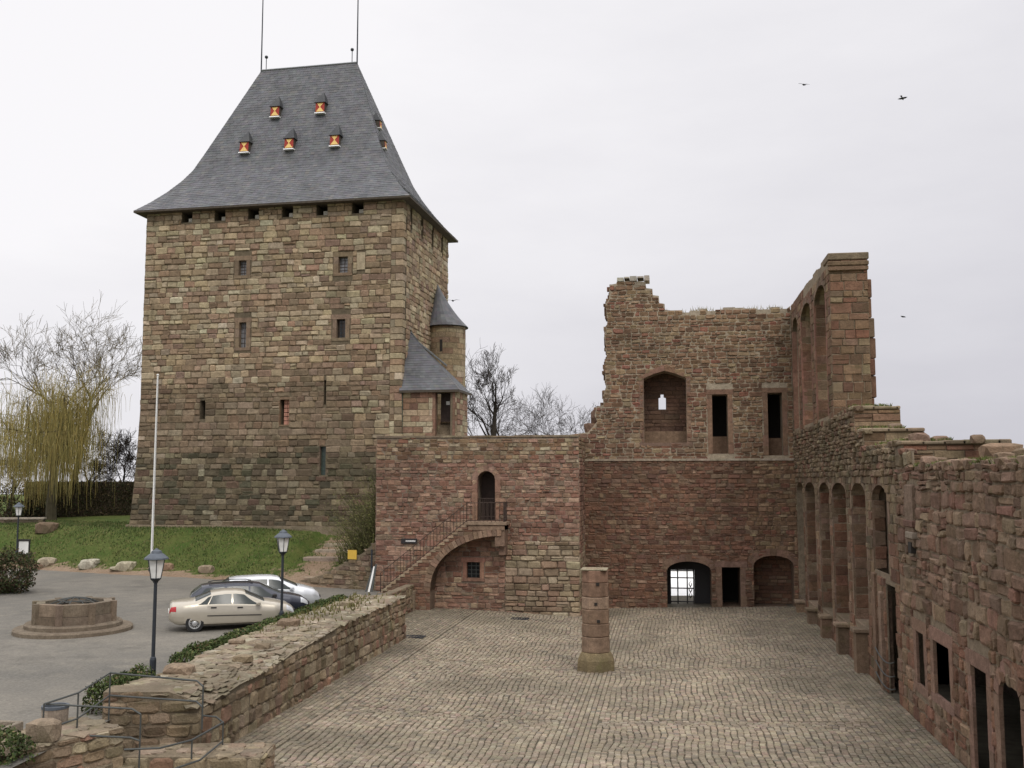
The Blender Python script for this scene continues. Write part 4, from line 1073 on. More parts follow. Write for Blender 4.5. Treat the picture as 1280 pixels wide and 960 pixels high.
    # stone seats and broken sills at the foot of the lancets
    for (a, b), s_ in zip(lan, sill):
        mb.box((XR - .02, b + .05, s_ - .02), (XR + 1.0, a - .03, s_ + .1), 2, jit((.22, .17, .12), r, .2), .02)
        mb.box((XR - .42, b + .3, -.2), (XR + .05, b + .85, s_ - .08), 1, jit((.22, .15, .105), r, .2), .03)
        mb.box((XR - .5, b + .22, s_ - .07), (XR + .1, b + .95, s_ + .06), 2, jit((.25, .18, .125), r, .2), .02)
    mb.box((XR - .14, 33.2, -.2), (XR + .2, 33.6, 3.0), 1, (.23, .16, .115), .04); mb.box((XR - .1, 34.3, -.2), (XR + .2, 34.75, 3.5), 1, (.2, .13, .09), .04)
    # slim shaft with a broken capital let into the wall near the step
    mb.box((XR - .10, 28.75, 4.65), (XR + .1, 29.7, 6.38), 1, (.21, .15, .11), .05); mb.box((XR - .14, 28.7, 5.2), (XR + .1, 29.75, 5.4), 1, (.16, .09, .07), .03)
    mb.box((XR - .15, 28.7, 4.9), (XR + .1, 29.5, 5.08), 2, (.3, .25, .2), .02)
    wall = mb.build('wall', [M['mort'], M['rub'], M['top']], root)
    mb = MB(); mb.box((XR - .13, 28.95, 4.5), (XR + .02, 29.3, 4.8)); mb.build('putlog_hole', M['dark'], root)
    # door / window dressings of the near part
    for i, h in enumerate(nw):
        mb = MB(); a, b, c = h[0][0], h[1][0], h[0][1]; d = h[2][1]
        surround(mb, f, a, b, c, d, .3, r, (.21, .135, .098), .035, sill=(i < 2), lintel=(i < 3), deep=.045)
        if i == 3: arch_ring(mb, f, a, b, d, .5, .32, r, (.21, .135, .098), 7, .035, deep=.045)
        mb.build('window' if i < 2 else 'doorway', M['dress'], root)
    for (a, b), s_ in zip(lan[1:] + [(34.6, 32.25)], sill[1:] + [3.6]):
        mb = MB(); ws, ri = (5.95, .45) if s_ < 3 else (5.85, .5)
        arch_ring(mb, f, U(a), U(b), ws, ri, .22, r, (.205, .15, .105), 8, .03); surround(mb, f, U(a), U(b), s_, ws, .2, r, (.215, .155, .11), .03, sill=False, lintel=False, deep=.2)
        mb.build('lancet_surround', M['dress'], root)
    for a, b in ((54.0, 51.9), (50.6, 47.3), (46.0, 42.95)):
        mb = MB(); arch_ring(mb, f, U(a), U(b), 14.3, .6, .24, r, (.21, .145, .10), 8, .03); surround(mb, f, U(a), U(b), 9.15, 14.3, .22, r, (.24, .13, .095), .03, sill=False, lintel=False, deep=.2)
        mb.build('lancet_surround', M['dress'], root)
    # end face of the high pier and of each step
    mb = MB(); q = Frame((XR, yP), 0)
    courses(mb, q, rect(0, 1.5, 9.0, 15.7), [], (.22, .46), (.25, .7), pal(UPPER + REDW, .16), r, (.01, .05), .024, jt=.016)
    for z, e in ((15.0, .05), (15.2, .08)): mb.box((XR - e, yP - .06 - e, z), (XR + 1.5 + e * .5, yP + .02, z + .19), 1, jit((.2, .135, .09), r, .15), .03)
    mb.box((XR - .06, yP - .1, 15.45), (XR + 1.55, 43, 15.74), 1, (.22, .17, .115), .03)
    # fractured strip down the right edge
    z = 9.1
    while z < 14.6:
        h = r.uniform(.35, .9); mb.box((XR + 1.45, yP + r.uniform(-.02, .1), z), (XR + 1.5 + r.uniform(.1, .24), yP + 1.2, z + h - .02), 1, jit(pick(r, REDW), r, .2), .03); z += h
    mb.build('pier_end', [M['mort'], M['rub']], root)
    mb = MB()
    for y0, y1, x1, z0, z1, cc in ((37.42, 41.7, 1.6, 8.2, 9.02, (.25, .2, .13)), (35.78, 37.4, 2.0, 7.6, 8.14, (.24, .19, .125)), (30.0, 35.7, 2.9, 6.85, 7.5, (.23, .18, .12))):
        q = Frame((XR, y0), 0); frame_box(mb, q, 0.01, x1, z0 - .28, z1, -(y1 - y0), -.001, 0, (.2, .16, .11))
        courses(mb, q, rect(0, x1, z0, z1), [], (.16, .3), (.4, .9), pal(UPPER, .16), r, (.01, .06), .02)
        x = 0
        while x < x1 - .05:
            Ls = min(r.uniform(.5, 1.0), x1 - x); mb.box((XR - .06 + x, y0 - .1, z1 + .002), (XR + x + Ls - .01, y0 + .8, z1 + .12 + r.uniform(-.02, .03)), 2, jit((.28, .22, .15), r, .15), .03); x += Ls
    q = Frame((XR, 30), 0)
    mb.build('broken_steps', [M['mort'], M['rub'], M['top']], root)
    # moss and grass along the broken top
    mb = MB()
    def tuft(x, y, z, s):
        for k in range(5):
            a = r.uniform(0, 6.28); w = .02
            mb.add([(x - w, y, z - .02), (x + w, y, z - .02), (x + r.uniform(-.1, .1), y + r.uniform(-.1, .1), z + s * r.uniform(.4, 1))], [(0, 1, 2)], 0, jit(pick(r, [(2, (.10, .12, .03)), (1, (.17, .16, .06)), (1, (.06, .085, .02))]), r, .2))
    for i in range(2200):
        y = r.uniform(12, 29); x = XR + abs(r.gauss(0, .5)); tuft(x, y, 6.83 + .12 * noise.noise(Vector((y, x, 0))), .16)
    for y0, z in ((37.6, 9.1), (36.0, 8.22), (30.3, 7.56), (31.5, 7.56), (33, 7.56)):
        for i in range(60): tuft(XR + r.uniform(0, 1.5), y0 + r.uniform(0, 1.0), z + .06, .14)
    tag(mb.build('grass_tufts', M['grassblade'], root), kind='stuff')
    mb = MB()
    for y, x, s in ((24.5, .9, .42), (24.2, 1.3, .3), (23.6, .7, .2), (30.2, .5, .28), (32.1, .7, .25), (31.5, 1.4, .25), (27.8, .15, .22), (36.5, 1.2, .25), (29.6, 1.9, .2), (20.5, .5, .25), (28.6, .6, .2)):
        z = 6.9 if y < 29.5 else (7.55 if y < 35.7 else 8.2); rock(mb, (XR + x, y, z + s * .35), (s * 1.3, s * 1.2, s), r, 0, jit((.25, .17, .12), r, .2))
    mb.build('loose_stone', M['rub'], root)
    mb = MB()
    for i in range(int((28.9 - 12) / .5)):
        y = 12 + i * .5; s = r.uniform(.12, .26); rock(mb, (XR + .12 + r.uniform(-.05, .1), y + r.uniform(0, .4), 6.84), (s * 1.3, s * 1.9, s), r, 0, jit(pick(r, NEARW), r, .2), 1)
    for i in range(40):
        y = r.uniform(29.2, 41.2); z = 9.05 if y > 37.4 else (8.15 if y > 35.8 else (7.56 if y > 30.6 else 7.3)); s = r.uniform(.08, .2)
        rock(mb, (XR + r.uniform(0, .2), y, z), (s * 1.4, s * 1.6, s), r, 0, jit(pick(r, RUB), r, .2), 1)
    mb.build('rubble_edge', M['rub'], root)
build_sidewall()
# chains across the low doorway
for i, z in enumerate((1.15, .75, .38)):
    mb = MB(); pts = []
    for k in range(13):
        t = k / 12; pts.append((6.55, 34.2 + (31.5 - 34.2) * t, z - .25 * 4 * t * (1 - t) * .8))
    mb.tube(pts, .022, 5)
    tag(mb.build('barrier_chain', M['rail']), ('uppermost', 'middle', 'lowest')[i] + ' of three grey chains sagging across the dark doorway in the side wall', 'chain', 'chains across the doorway')

# ------------------------------------------------------------------ low parapet wall between courtyard and parking
def build_lowwall():
    r = random.Random(61); XF = -10.8
    root = thing('parapet_wall', 'long broad topped low stone wall between the cobbled court and the parking', 'stone wall', (-11.9, 31, -.3))
    ytop = lambda y: 1.27 + (1.72 - 1.27) * min(1, max(0, (y - 22.5) / 10))
    f = Frame((XF, 22.6), 90); L = 41.0 - 22.6
    poly = [(0, -.4), (L, -.4)] + [(u, ytop(22.6 + u)) for u in np.linspace(L, 0, 15)]
    mb = MB(); slab(mb, f, poly, [], .5, 0, (.20, .165, .115))
    P = [(3, (.30, .235, .155)), (3, (.24, .175, .115)), (2, (.27, .165, .115)), (1.5, (.34, .275, .19)), (1, (.18, .125, .09))]
    courses(mb, f, poly, [], (.22, .42), (.16, .5), pal(P, .2), r, (.015, .07), .02, rough=True, jt=.02, warp=.04)
    # body and near end
    def top(x0, x1, y0, y1):
        pass
    vs = []; nx, ny = 8, 60; fs = []
    for j in range(ny + 1):
        for i in range(nx + 1):
            y = 22.3 + (41.0 - 22.3) * j / ny; x = -10.75 - 2.15 * i / nx * (1 if y > 24 else 1)
            y = max(y - .6, 21.95 + .305 * (x + 12.9)) if j < 6 else y
            vs.append((x, y, ytop(y) - .03 + .28 * sstep(i / nx * 3) * (1 - min(1, (y - 22) / 14)) + .07 * noise.noise(Vector((x * 1.4, y * 1.4, 3)))))
    for j in range(ny):
        for i in range(nx): k = j * (nx + 1) + i; fs.append((k + 1, k, k + nx + 1, k + nx + 2))
    mb.add(vs, fs, 2, (.30, .25, .18))
    # flat stones bedded in the top
    for i in range(900):
        y = r.uniform(22.5, 40.9); t = r.random() if i < 620 else r.uniform(0, .25); x = -10.85 - 2.0 * t
        z = ytop(y) + .28 * sstep(t * .93 * 3) * (1 - min(1, (y - 22) / 14)); s = r.uniform(.1, .3)
        rock(mb, (x, y, z - .02), (s * r.uniform(.8, 1.3), s * r.uniform(.8, 1.4), r.uniform(.03, .065)), r, 2, jit(pick(r, [(3, (.27, .225, .16)), (2, (.225, .18, .125)), (1, (.34, .30, .225)), (.5, (.22, .16, .115))]), r, .2), 1)
    fe = Frame((-12.9, 21.9), 17); W = 2.2
    pe = [(0, -.3), (W, -.3), (W, 1.29), (W * .85, 1.45), (W * .66, 1.6), (0, 1.63)]
    slab(mb, fe, pe, [], .8, 0, (.2, .16, .11)); courses(mb, fe, pe, [], (.25, .42), (.3, .7), pal(P, .2), r, (.02, .07), .022, rough=True, jt=.02)
    fb = Frame((-12.95, 41.0), -90); slab(mb, fb, rect(0, 19, -.3, 1.5), [], .3, 0, (.18, .15, .1))
    fx = Frame((-10.8, 41.006), 180); slab(mb, fx, rect(0, 2.2, -.3, 1.7), [], .4, 0, (.2, .16, .11)); courses(mb, fx, rect(0, 2.2, -.3, 1.7), [], (.25, .4), (.3, .6), pal(P), r, rough=True)
    # retaining face beyond, up to the stair foot
    f4 = Frame((-12.7, 41.0), 90); slab(mb, f4, rect(0, 9.8, -.3, 1.25), [], .4, 0, (.2, .16, .11)); courses(mb, f4, rect(0, 9.8, -.3, 1.25), [], (.25, .4), (.3, .6), pal(P), r, rough=True)
    for i in range(110):
        x = r.uniform(-12.85, -10.95); y = 21.98 + .305 * (x + 12.9) + r.uniform(.02, 1.5); q = (x + 12.9) / 2.1
        z = min(1.63 - .33 * max(0, (q - .66) / .34), ytop(y) + .28 * sstep((-10.75 - x) / 2.15 * 3)); s = r.uniform(.12, .3)
        rock(mb, (x, y, z - .01), (s * 1.2, s, r.uniform(.03, .06)), r, 2, jit(pick(r, [(3, (.27, .225, .16)), (2, (.225, .18, .125)), (1, (.33, .29, .21))]), r, .2), 1)
    mb.build('wall', [M['mort'], M['rub'], M['top']], root)
    mb = MB()
    for x, y, s in ((-12.4, 24.6, .34), (-12.3, 31.8, .32), (-11.6, 28.0, .2), (-12.2, 37.5, .22), (-11.4, 26.2, .22), (-12.6, 28.5, .2)): rock(mb, (x, y, ytop(y) + .28 * (1 - min(1, (y - 22) / 14)) + .05), (s * 1.5, s, s * .7), r, 0, jit((.26, .2, .14), r, .2))
    mb.build('loose_stone', M['rub'], root)
    mb = MB()
    for i in range(500):
        y = r.uniform(22.6, 41); x = -10.9 - abs(r.gauss(1.4, .6)); x = max(x, -12.85); z = ytop(y) + .1
        mb.add([(x - .03, y, z - .08), (x + .03, y, z - .08), (x + r.uniform(-.08, .08), y + r.uniform(-.08, .08), z + r.uniform(.02, .12))], [(0, 1, 2)], 0, jit((.13, .12, .045), r, .3))
    tag(mb.build('grass_tufts', M['grassblade'], root), kind='stuff')
    # low step block in front of its near end
    r = random.Random(62); t = thing('step_block', 'low broken stone stub at the foot of the parapet by the handrail', 'stone wall', (-9.8, 22, -.3))
    mb = MB(); fr = Frame((-10.9, 21.3), 8)
    slab(mb, fr, rect(-1.0, 2.0, -.3, .42), [], 1.2, 0, (.2, .16, .11)); courses(mb, fr, rect(-1.0, 2.0, -.3, .42), [], (.22, .36), (.3, .7), pal(P), r, (.02, .07), .02, rough=True)
    fq = Frame(fr(2.006, 0, 0), 98); slab(mb, fq, rect(0, 1.2, -.3, .40), [], .4, 0, (.2, .16, .11)); courses(mb, fq, rect(0, 1.2, -.3, .42), [], (.22, .36), (.3, .6), pal(P), r, (.02, .07), .02, rough=True)
    for i in range(24):
        p = fr(r.uniform(-.9, 1.9), .42, -r.uniform(.1, 1.1)); s = r.uniform(.15, .32); rock(mb, p, (s, s, .07), r, 1, jit((.28, .22, .155), r, .25), 1)
    mb.build('wall', [M['mort'], M['rub']], t)
    # steps going down between the walls
    t = thing('stone_stair', 'worn stone steps going down to the court between the handrails', 'steps', (-12, 20.5, 0))
    mb = MB()
    for k in range(5): mb.box((-12.75 + .38 * k, 19.2, -.4), (-12.75 + .38 * (k + 1) - .004, 21.75, .5 - .12 * k), 0, jit((.22, .18, .125), r, .15), .02)
    mb.build('treads', M['rub'], t)
    # wall in the bottom left corner
    t = thing('forecourt_wall', 'low flat topped wall carrying a squared boulder in the near left corner', 'stone wall', (-13, 19.8, 0))
    mb = MB(); fw = Frame((-13.75, 17.6), 62)
    slab(mb, fw, rect(0, 3.95, -.4, 1.08), [], 1.6, 2, (.25, .2, .14)); courses(mb, fw, rect(0, 3.95, -.4, 1.08), [], (.22, .36), (.3, .6), pal(P), r, (.02, .06), .02, rough=True)
    fz = Frame(fw(3.95, 0, 0), 152); slab(mb, fz, rect(.01, 1.58, -.4, 1.06), [], .3, 0, (.2, .16, .11), d0=.006)
    for i in range(60):
        p = fw(r.uniform(.1, 3.85), 1.08, -r.uniform(.1, 1.5)); s = r.uniform(.15, .4); rock(mb, p, (s, s, .05), r, 2, jit((.27, .22, .16), r, .25), 1)
    mb.build('wall', [M['mort'], M['rub'], M['top']], t)
    p = at_z(55, 925, 1.1); mb = MB(); rock(mb, (p.x, p.y, p.z + .18), (.42, .3, .34), r, 0, (.27, .21, .15), 2, .2)
    tag(mb.build('boulder', M['rub']), 'squared brown boulder lying on the forecourt wall beside the bin', 'rock')
build_lowwall()

# ------------------------------------------------------------------ handrails at the lower left
def pipe(name, label, lines, rad=.021):
    t = thing(name, label, 'handrail', lines[0][0], 0, 'metal handrails by the steps')
    for nm, ls in (('rail', [l for l in lines if l[-1] != 'p']), ('post', [l[:-1] for l in lines if l[-1] == 'p'])):
        for l in ls:
            mb = MB(); mb.tube(l, rad if nm == 'rail' else rad * .95, 6); mb.build(nm, M['rail'], t)
A = at_z(55, 880, 1.75); B = at_z(98, 866, 1.85); Cc = at_z(138, 841, 2.15); Dd = at_z(246, 851, 2.0); E2 = at_z(254, 858, 1.93)
dn = lambda p, z: Vector((p.x, p.y, z))
lo = lambda p, k=.5: p - Vector((0, 0, k))
pipe('handrail', 'bent grey pipe handrail running along the end of the parapet top', [
    [A, B, Cc, Dd, E2], [lo(A, .55), lo(B, .55), lo(Cc, .5), lo(Dd, .45), lo(E2, .45)], [A, dn(A, .95), 'p'], [B, dn(B, .95), 'p'], [Cc, dn(Cc, 1.1), 'p'], [E2, dn(E2, 1.0), 'p']])
A2 = at_z(58, 880, 1.72); G = at_z(165, 886, 1.62); G2 = at_z(176, 893, 1.5)
pipe('handrail', 'lower grey pipe handrail between the bin and the boulder', [
    [A2, G, G2], [lo(A2, .62), lo(G, .6), lo(G2, .55)], [G2, dn(G2, .2), 'p']])
I1 = at_z(155, 937, 1.0); I2 = at_z(200, 935, .95); I3 = at_z(240, 925, .9); I4 = at_z(279, 903, .95); I5 = at_z(270, 896, 1.0); I6 = at_z(238, 893, 1.05)
pipe('handrail', 'curved grey pipe handrail descending the steps nearest the court', [
    [I1, I2, I3, I4, I5, I6], [at_z(215, 962, .5), at_z(250, 950, .5), lo(I4, .42)], [I4, dn(I4, .15), 'p'], [I3, dn(I3, .5), 'p']])

# ------------------------------------------------------------------ broken pillar in the court
def build_pillar():
    r = random.Random(71); cx, cy = -2.6, 36.7; zb = zcourt(cx, cy)
    root = thing('stone_pillar', 'broken octagonal red sandstone pillar standing alone on the cobbles', 'pillar', (cx, cy, zb))
    mb = MB(); z = zb + .62; R0 = .52
    hs = [.56, .46, .5, .44, .5, .44]
    for i, h in enumerate(hs):
        k = R0 - .006 * i; c = jit(pick(r, [(3, (.235, .15, .105)), (1, (.20, .122, .086)), (1, (.26, .19, .135))]), r, .12)
        pr = [(k - .015, z + .006), (k + r.uniform(0, .012), z + .03), (k + r.uniform(0, .012), z + h - .03), (k - .015, z + h - .006)]
        mb.lathe(pr, 8, cx, cy, 0, c, rot=R(22.5 + r.uniform(-.6, .6))); z += h
    sh = mb.build('shaft', M['dress'], root)
    mb = MB(); mb.lathe([(.70, zb - .1), (.70, zb + .12), (.68, zb + .36), (.63, zb + .48), (.56, zb + .6), (.53, zb + .625)], 8, cx, cy, 0, (.22, .17, .095), rot=R(22.5)); mb.build('base', M['top'], root)
    mb = MB(); mb.box((cx - .5, cy - .45, z), (cx + .45, cy + .45, z + .05), 0, (.3, .26, .18), .015)
    for k in range(5): rock(mb, (cx + r.uniform(-.4, .4), cy + r.uniform(-.4, .3), z + .03), (.22, .22, .06), r, 0, jit((.27, .21, .14), r), 1)
    mb.build('cap', M['top'], root)
    mb = MB()
    for z_, x_ in ((zb + 3.0, .12), (zb + 2.3, .05), (zb + 1.7, .14)): mb.box((cx + x_ - .06, cy - .50, z_), (cx + x_ + .05, cy - .42, z_ + .1))
    mb.build('socket', M['dark'], root)
build_pillar()

# ------------------------------------------------------------------ drain grates
for i, (px, py) in enumerate(((518, 798), (650, 771))):
    p = at_z(px, py, -.08); z = zcourt(p.x, p.y) + .012
    t = thing('drain_grate', ('dark iron drain grate in the paving close to the parapet wall', 'dark iron drain grate in the paving below the gate building')[i], 'drain', (p.x, p.y, z), 0, 'drain grates in the court')
    mb = MB(); w, d = .42, .3
    for a, b in (((-w, -d), (w, -d + .05)), ((-w, d - .05), (w, d)), ((-w, -d + .05), (-w + .05, d - .05)), ((w - .05, -d + .05), (w, d - .05))): mb.box((a[0], a[1], -.03), (b[0], b[1], .012))
    for k in range(7): x = -w + .09 + k * .11; mb.box((x, -d + .05, -.03), (x + .05, d - .05, .006))
    mb.build('grille', M['iron'], t, local=True)

# ------------------------------------------------------------------ fountain
def build_fountain():
    r = random.Random(81); c = at_z(92, 790, 1.13); cx, cy = c.x, c.y; zb = zpark(cx, cy)
    root = thing('well_fountain', 'old octagonal stone well basin on two round steps in the parking', 'fountain', (cx, cy, zb))
    for k, (ra, z0, z1) in enumerate(((1.98, -.1, .17), (1.62, .17, .34))):
        mb = MB(); mb.lathe([(ra, zb + z0), (ra, zb + z1 - .05), (ra - .05, zb + z1)], 40, cx, cy, 0, (.185, .15, .11)); mb.build('round_step', M['dress'], root)
    mb = MB(); n = 8; Ro, Ri = 1.33, 1.03; z0, z1 = zb + .34, zb + 1.04
    for k in range(n):
        a0 = 2 * math.pi * k / n + .2; a1 = 2 * math.pi * (k + 1) / n + .2 - .02; e = [(Ro, a0), (Ro, a1), (Ri, a1), (Ri, a0)]
        for (q0, q1, o) in ((z0, z0 + .28, .05), (z0 + .28, z1, 0)):
            P = [(cx + (ra + (o if ra > 1.3 else 0)) * math.cos(a), cy + (ra + (o if ra > 1.3 else 0)) * math.sin(a), q0) for ra, a in e]
            P2 = [(x, y, q1 - .012) for x, y, _ in P]
            mb.hexa([P[0], P[1], P[2], P[3]] + [P2[0], P2[1], P2[2], P2[3]], 0, jit((.175, .14, .102), r, .3))
        mb.tube([(cx + (Ro + .03) * math.cos(a0), cy + (Ro + .03) * math.sin(a0), z0), (cx + (Ro + .03) * math.cos(a0), cy + (Ro + .03) * math.sin(a0), z1)], .13, 6, 0, jit((.175, .14, .10), r))
    mb.build('basin', M['dress'], root)
    mb = MB(); mb.lathe([(1.05, zb + .5), (1.05, zb + .75)], 24, cx, cy); mb.build('water', M['water'], root)
    mb = MB()
    for k in range(10):
        a = 2 * math.pi * k / 10; mb.tube([(cx + .98 * math.cos(a), cy + .98 * math.sin(a), zb + .88), (cx + .5 * math.cos(a), cy + .5 * math.sin(a), zb + 1.1), (cx, cy, zb + 1.18)], .018, 4)
    for ra, z in ((.98, .88), (.55, 1.08)): mb.tube([(cx + ra * math.cos(6.283 * k / 20), cy + ra * math.sin(6.283 * k / 20), zb + z) for k in range(21)], .018, 4)
    mb.build('iron_cover', M['rail'], root)
build_fountain()

# ------------------------------------------------------------------ lamps, flagpole, small furniture
def make_lamp():
    t = thing('street_lamp', 'x', 'street lamp', (0, 0, 0), 0, 'old style post lanterns')
    mb = MB(); mb.lathe([(.05, .6), (.045, 2.66)], 10); mb.build('post', M['iron'], t, local=True, smooth=False)
    mb = MB(); mb.lathe([(.085, 0), (.085, .62), (.07, .68), (.052, .7)], 10); mb.build('base_sleeve', M['iron'], t, local=True)
    mb = MB(); mb.lathe([(.06, 2.64), (.075, 2.68), (.12, 2.72), (.15, 2.75)], 8); mb.build('collar', M['iron'], t, local=True)
    n = 6; z0, z1, r0, r1 = 2.76, 3.27, .14, .235
    mb = MB(); mb.lathe([(r0, z0), (r1, z1)], n); g = mb.build('lantern_glass', M['frost'], t, local=True)
    mb = MB()
    for k in range(n):
        a = 2 * math.pi * k / n; mb.tube([((r0 + .005) * math.cos(a), (r0 + .005) * math.sin(a), z0), ((r1 + .005) * math.cos(a), (r1 + .005) * math.sin(a), z1)], .013, 4)
    for rr_, zz in ((r0, z0), (r1, z1)): mb.tube([((rr_ + .004) * math.cos(2 * math.pi * k / n), (rr_ + .004) * math.sin(2 * math.pi * k / n), zz) for k in range(n + 1)], .016, 4)
    mb.build('lantern_frame', M['iron'], g, local=True)
    mb = MB(); mb.lathe([(.32, 3.27), (.31, 3.31), (.19, 3.41), (.15, 3.43), (.13, 3.49), (.05, 3.53), (.03, 3.56)], 12); mb.build('lantern_cap', M['lampcap'], t, local=True)
    return t
lp = make_lamp(); p3 = hit(20, 712)
for i, (x, y, lab) in enumerate(((-13.62, 25.5, 'tall dark post lantern at the hedge end nearest the viewer'), (-13.6, 34.5, 'dark post lantern in front of the parked cars'), (p3.x, p3.y, 'dark post lantern by the notice board at the far left edge'))):
    o = lp if i == 0 else copy_tree(lp); o.location = (x, y, zpark(x, y) - .02 if i < 2 else at_d(20, 628, -p3.x * sP + p3.y * cP).z - 3.55); o['label'] = lab
# far lamp stands on the verge
p = hit(189, 713); zf = p.z; DP = -p.x * sP + p.y * cP
t = thing('flagpole', 'bare white flagpole standing on the grass edge before the keep', 'flagpole', (p.x, p.y, zf))
ht = at_d(191, 470, DP).z - zf
mb = MB(); mb.tube([(0, 0, -.1), (0, 0, ht)], [.075, .05], 8); mb.build('pole', M['white'], t, local=True)
mb = MB(); mb.lathe([(.02, ht), (.08, ht + .04), (.08, ht + .08), (.02, ht + .12)], 8); mb.build('cap', M['white'], t, local=True)
mb = MB(); mb.tube([(.06, -.07, 1.2), (.055, -.06, ht - .1)], .008, 4); mb.build('halyard', M['rail'], t, local=True)
mb = MB(); mb.lathe([(.16, -.2), (.16, .12), (.1, .16)], 10); mb.build('socket', M['rail'], t, local=True)
# notice board
p = hit(29, 700); z0 = p.z; DP = -p.x * sP + p.y * cP
t = thing('notice_board', 'small dark framed notice board with a pale sheet on the grass', 'sign', (p.x, p.y, z0))
z1 = at_d(29, 674, DP).z - z0
mb = MB(); mb.box((-.42, -.05, z1 - .12), (.42, .05, z1)); mb.box((-.42, -.04, z1 - .95), (-.34, .04, z1 - .12)); mb.box((.34, -.04, z1 - .95), (.42, .04, z1 - .12)); mb.box((-.34, -.04, z1 - .95), (.34, .04, z1 - .9)); mb.build('frame', M['trim'], t, local=True)
mb = MB(); mb.box((-.34, -.015, z1 - .9), (.34, .015, z1 - .12)); mb.build('sheet', M['white'], t, local=True)
for s_ in (-.38, .38): mb = MB(); mb.box((s_ - .035, -.035, -.1), (s_ + .035, .035, z1 - .95)); mb.build('post', M['trim'], t, local=True)
# bin
p = at_z(68, 912, .98); t = thing('litter_bin', 'round concrete litter bin with dark metal rim behind the handrail', 'bin', (p.x, p.y, .95))
mb = MB(); mb.lathe([(.25, 0), (.27, .1), (.28, .5), (.25, .5), (.24, .2)], 20, col=(.3, .25, .2)); mb.build('body', M['dress'], t, local=True)
mb = MB(); mb.lathe([(.24, .5), (.29, .5), (.29, .56), (.24, .56), (.22, .4)], 20, closed=False); mb.build('rim', M['lampcap'], t, local=True)

# ------------------------------------------------------------------ vegetation
def leaves(mb, pts, size, palette, r):
    for p in pts:
        s = size * r.uniform(.6, 1.3); n = Vector((r.gauss(0, 1), r.gauss(0, 1), r.gauss(.4, 1)))
        if n.length < .1: continue
        n.normalize(); a = n.orthogonal().normalized(); a.rotate(Matrix.Rotation(r.uniform(0, 6.28), 3, n)); b = n.cross(a); p = Vector(p)
        mb.add([tuple(p - a * s), tuple(p + b * s * .5), tuple(p + a * s), tuple(p - b * s * .5)], [(0, 1, 2, 3)], 0, jit(pick(r, palette), r, .25))
HED = [(3, (.05, .075, .02)), (2, (.075, .10, .03)), (1, (.11, .125, .04)), (1, (.035, .05, .016)), (.7, (.13, .10, .05))]
def hedge(label, y0, y1, x, h, seed, w=.38, zb=1.1):
    r = random.Random(seed); t = thing('hedge', label, 'hedge', (x, (y0 + y1) / 2, zb), 0, 'clipped hedges behind the parapet')
    mb = MB(); pts = []
    for i in range(int((y1 - y0) * 1100)):
        y = r.uniform(y0, y1); k = 1 + .25 * noise.noise(Vector((y * 1.6, 0, seed))) + .12 * noise.noise(Vector((y * 5, 0, seed)))
        e = min(1, (y - y0) / .25 + .3, (y1 - y) / .25 + .3); a = r.uniform(0, math.pi); q = r.uniform(.72, 1.05)
        pts.append((x + w * k * e * math.cos(a) * q, y, zpark(x, y) + h * k * e * (math.sin(a) ** .55) * q))
    leaves(mb, pts, .05, HED, r); mb.build('foliage', M['leaf'], t)
    mb = MB()
    for i in range(int((y1 - y0) * 9)):
        y = r.uniform(y0 + .1, y1 - .1); xx = x + r.uniform(-.2, .2); z = zpark(x, y)
        mb.tube([(xx, y, z - .05), (xx + r.uniform(-.15, .15), y + r.uniform(-.1, .1), z + h * .8)], [.02, .008], 4, 0, (.06, .045, .03))
    mb.build('stem', M['twig'], t)
hedge('long clipped green hedge in front of the parked cars', 26.6, 41.2, -13.5, .52, 5)
hedge('short rounded green hedge between handrail and near lantern', 22.2, 24.7, -13.35, .68, 6)
def shrub(name, label, cat, c, rad, n, size, palette, seed, stems=20, kind=None):
    r = random.Random(seed); t = thing(name, label, cat, c); mb = MB(); pts = []
    for i in range(n):
        d = Vector((r.gauss(0, 1), r.gauss(0, 1), r.gauss(0, 1))).normalized(); q = r.uniform(.35, 1) ** .5
        k = 1 + .45 * noise.noise(d * 2.1 + Vector((seed, 0, 0))) + .2 * noise.noise(d * 5 + Vector((seed, 0, 0)))
        z = d.z * rad[2] * q * k
        pts.append((c[0] + d.x * rad[0] * q * k, c[1] + d.y * rad[1] * q * k, c[2] + rad[2] * .85 + z))
    pts = [p for p in pts if p[2] > c[2] - .2]
    leaves(mb, pts, size, palette, r); mb.build('foliage', M['leaf'], t)
    mb = MB()
    for i in range(stems):
        q = r.choice(pts); m = Vector(c).lerp(Vector(q), .5) + Vector((r.uniform(-.1, .1), r.uniform(-.1, .1), .1))
        mb.tube([(c[0] + r.uniform(-.2, .2), c[1] + r.uniform(-.2, .2), c[2] - .1), m, q], [.03, .02, .006], 4, 0, jit((.09, .065, .04), r))
    mb.build('stem', M['twig'], t); return t
b = at_z(8, 742, 1.1); shrub('bush', 'dense dark brownish green bush at the left edge of the parking', 'bush', (b.x, b.y, 1.1), (1.3, 1.2, 1.15), 4600, .075, [(3, (.04, .05, .018)), (2, (.075, .05, .025)), (2, (.055, .07, .025)), (1, (.10, .065, .04)), (1, (.025, .03, .012))], 7, 40)
b0 = at_z(17, 745, 1.1); mb = MB(); mb.tube([b0 + Vector((.1, -1.4, 0)), at_z(7, 690, 2.75) + Vector((0, -1.3, 0))], .03, 6); tag(mb.build('leaning_pole', M['rail']), 'thin grey metal pole leaning against the dark bush', 'pole')
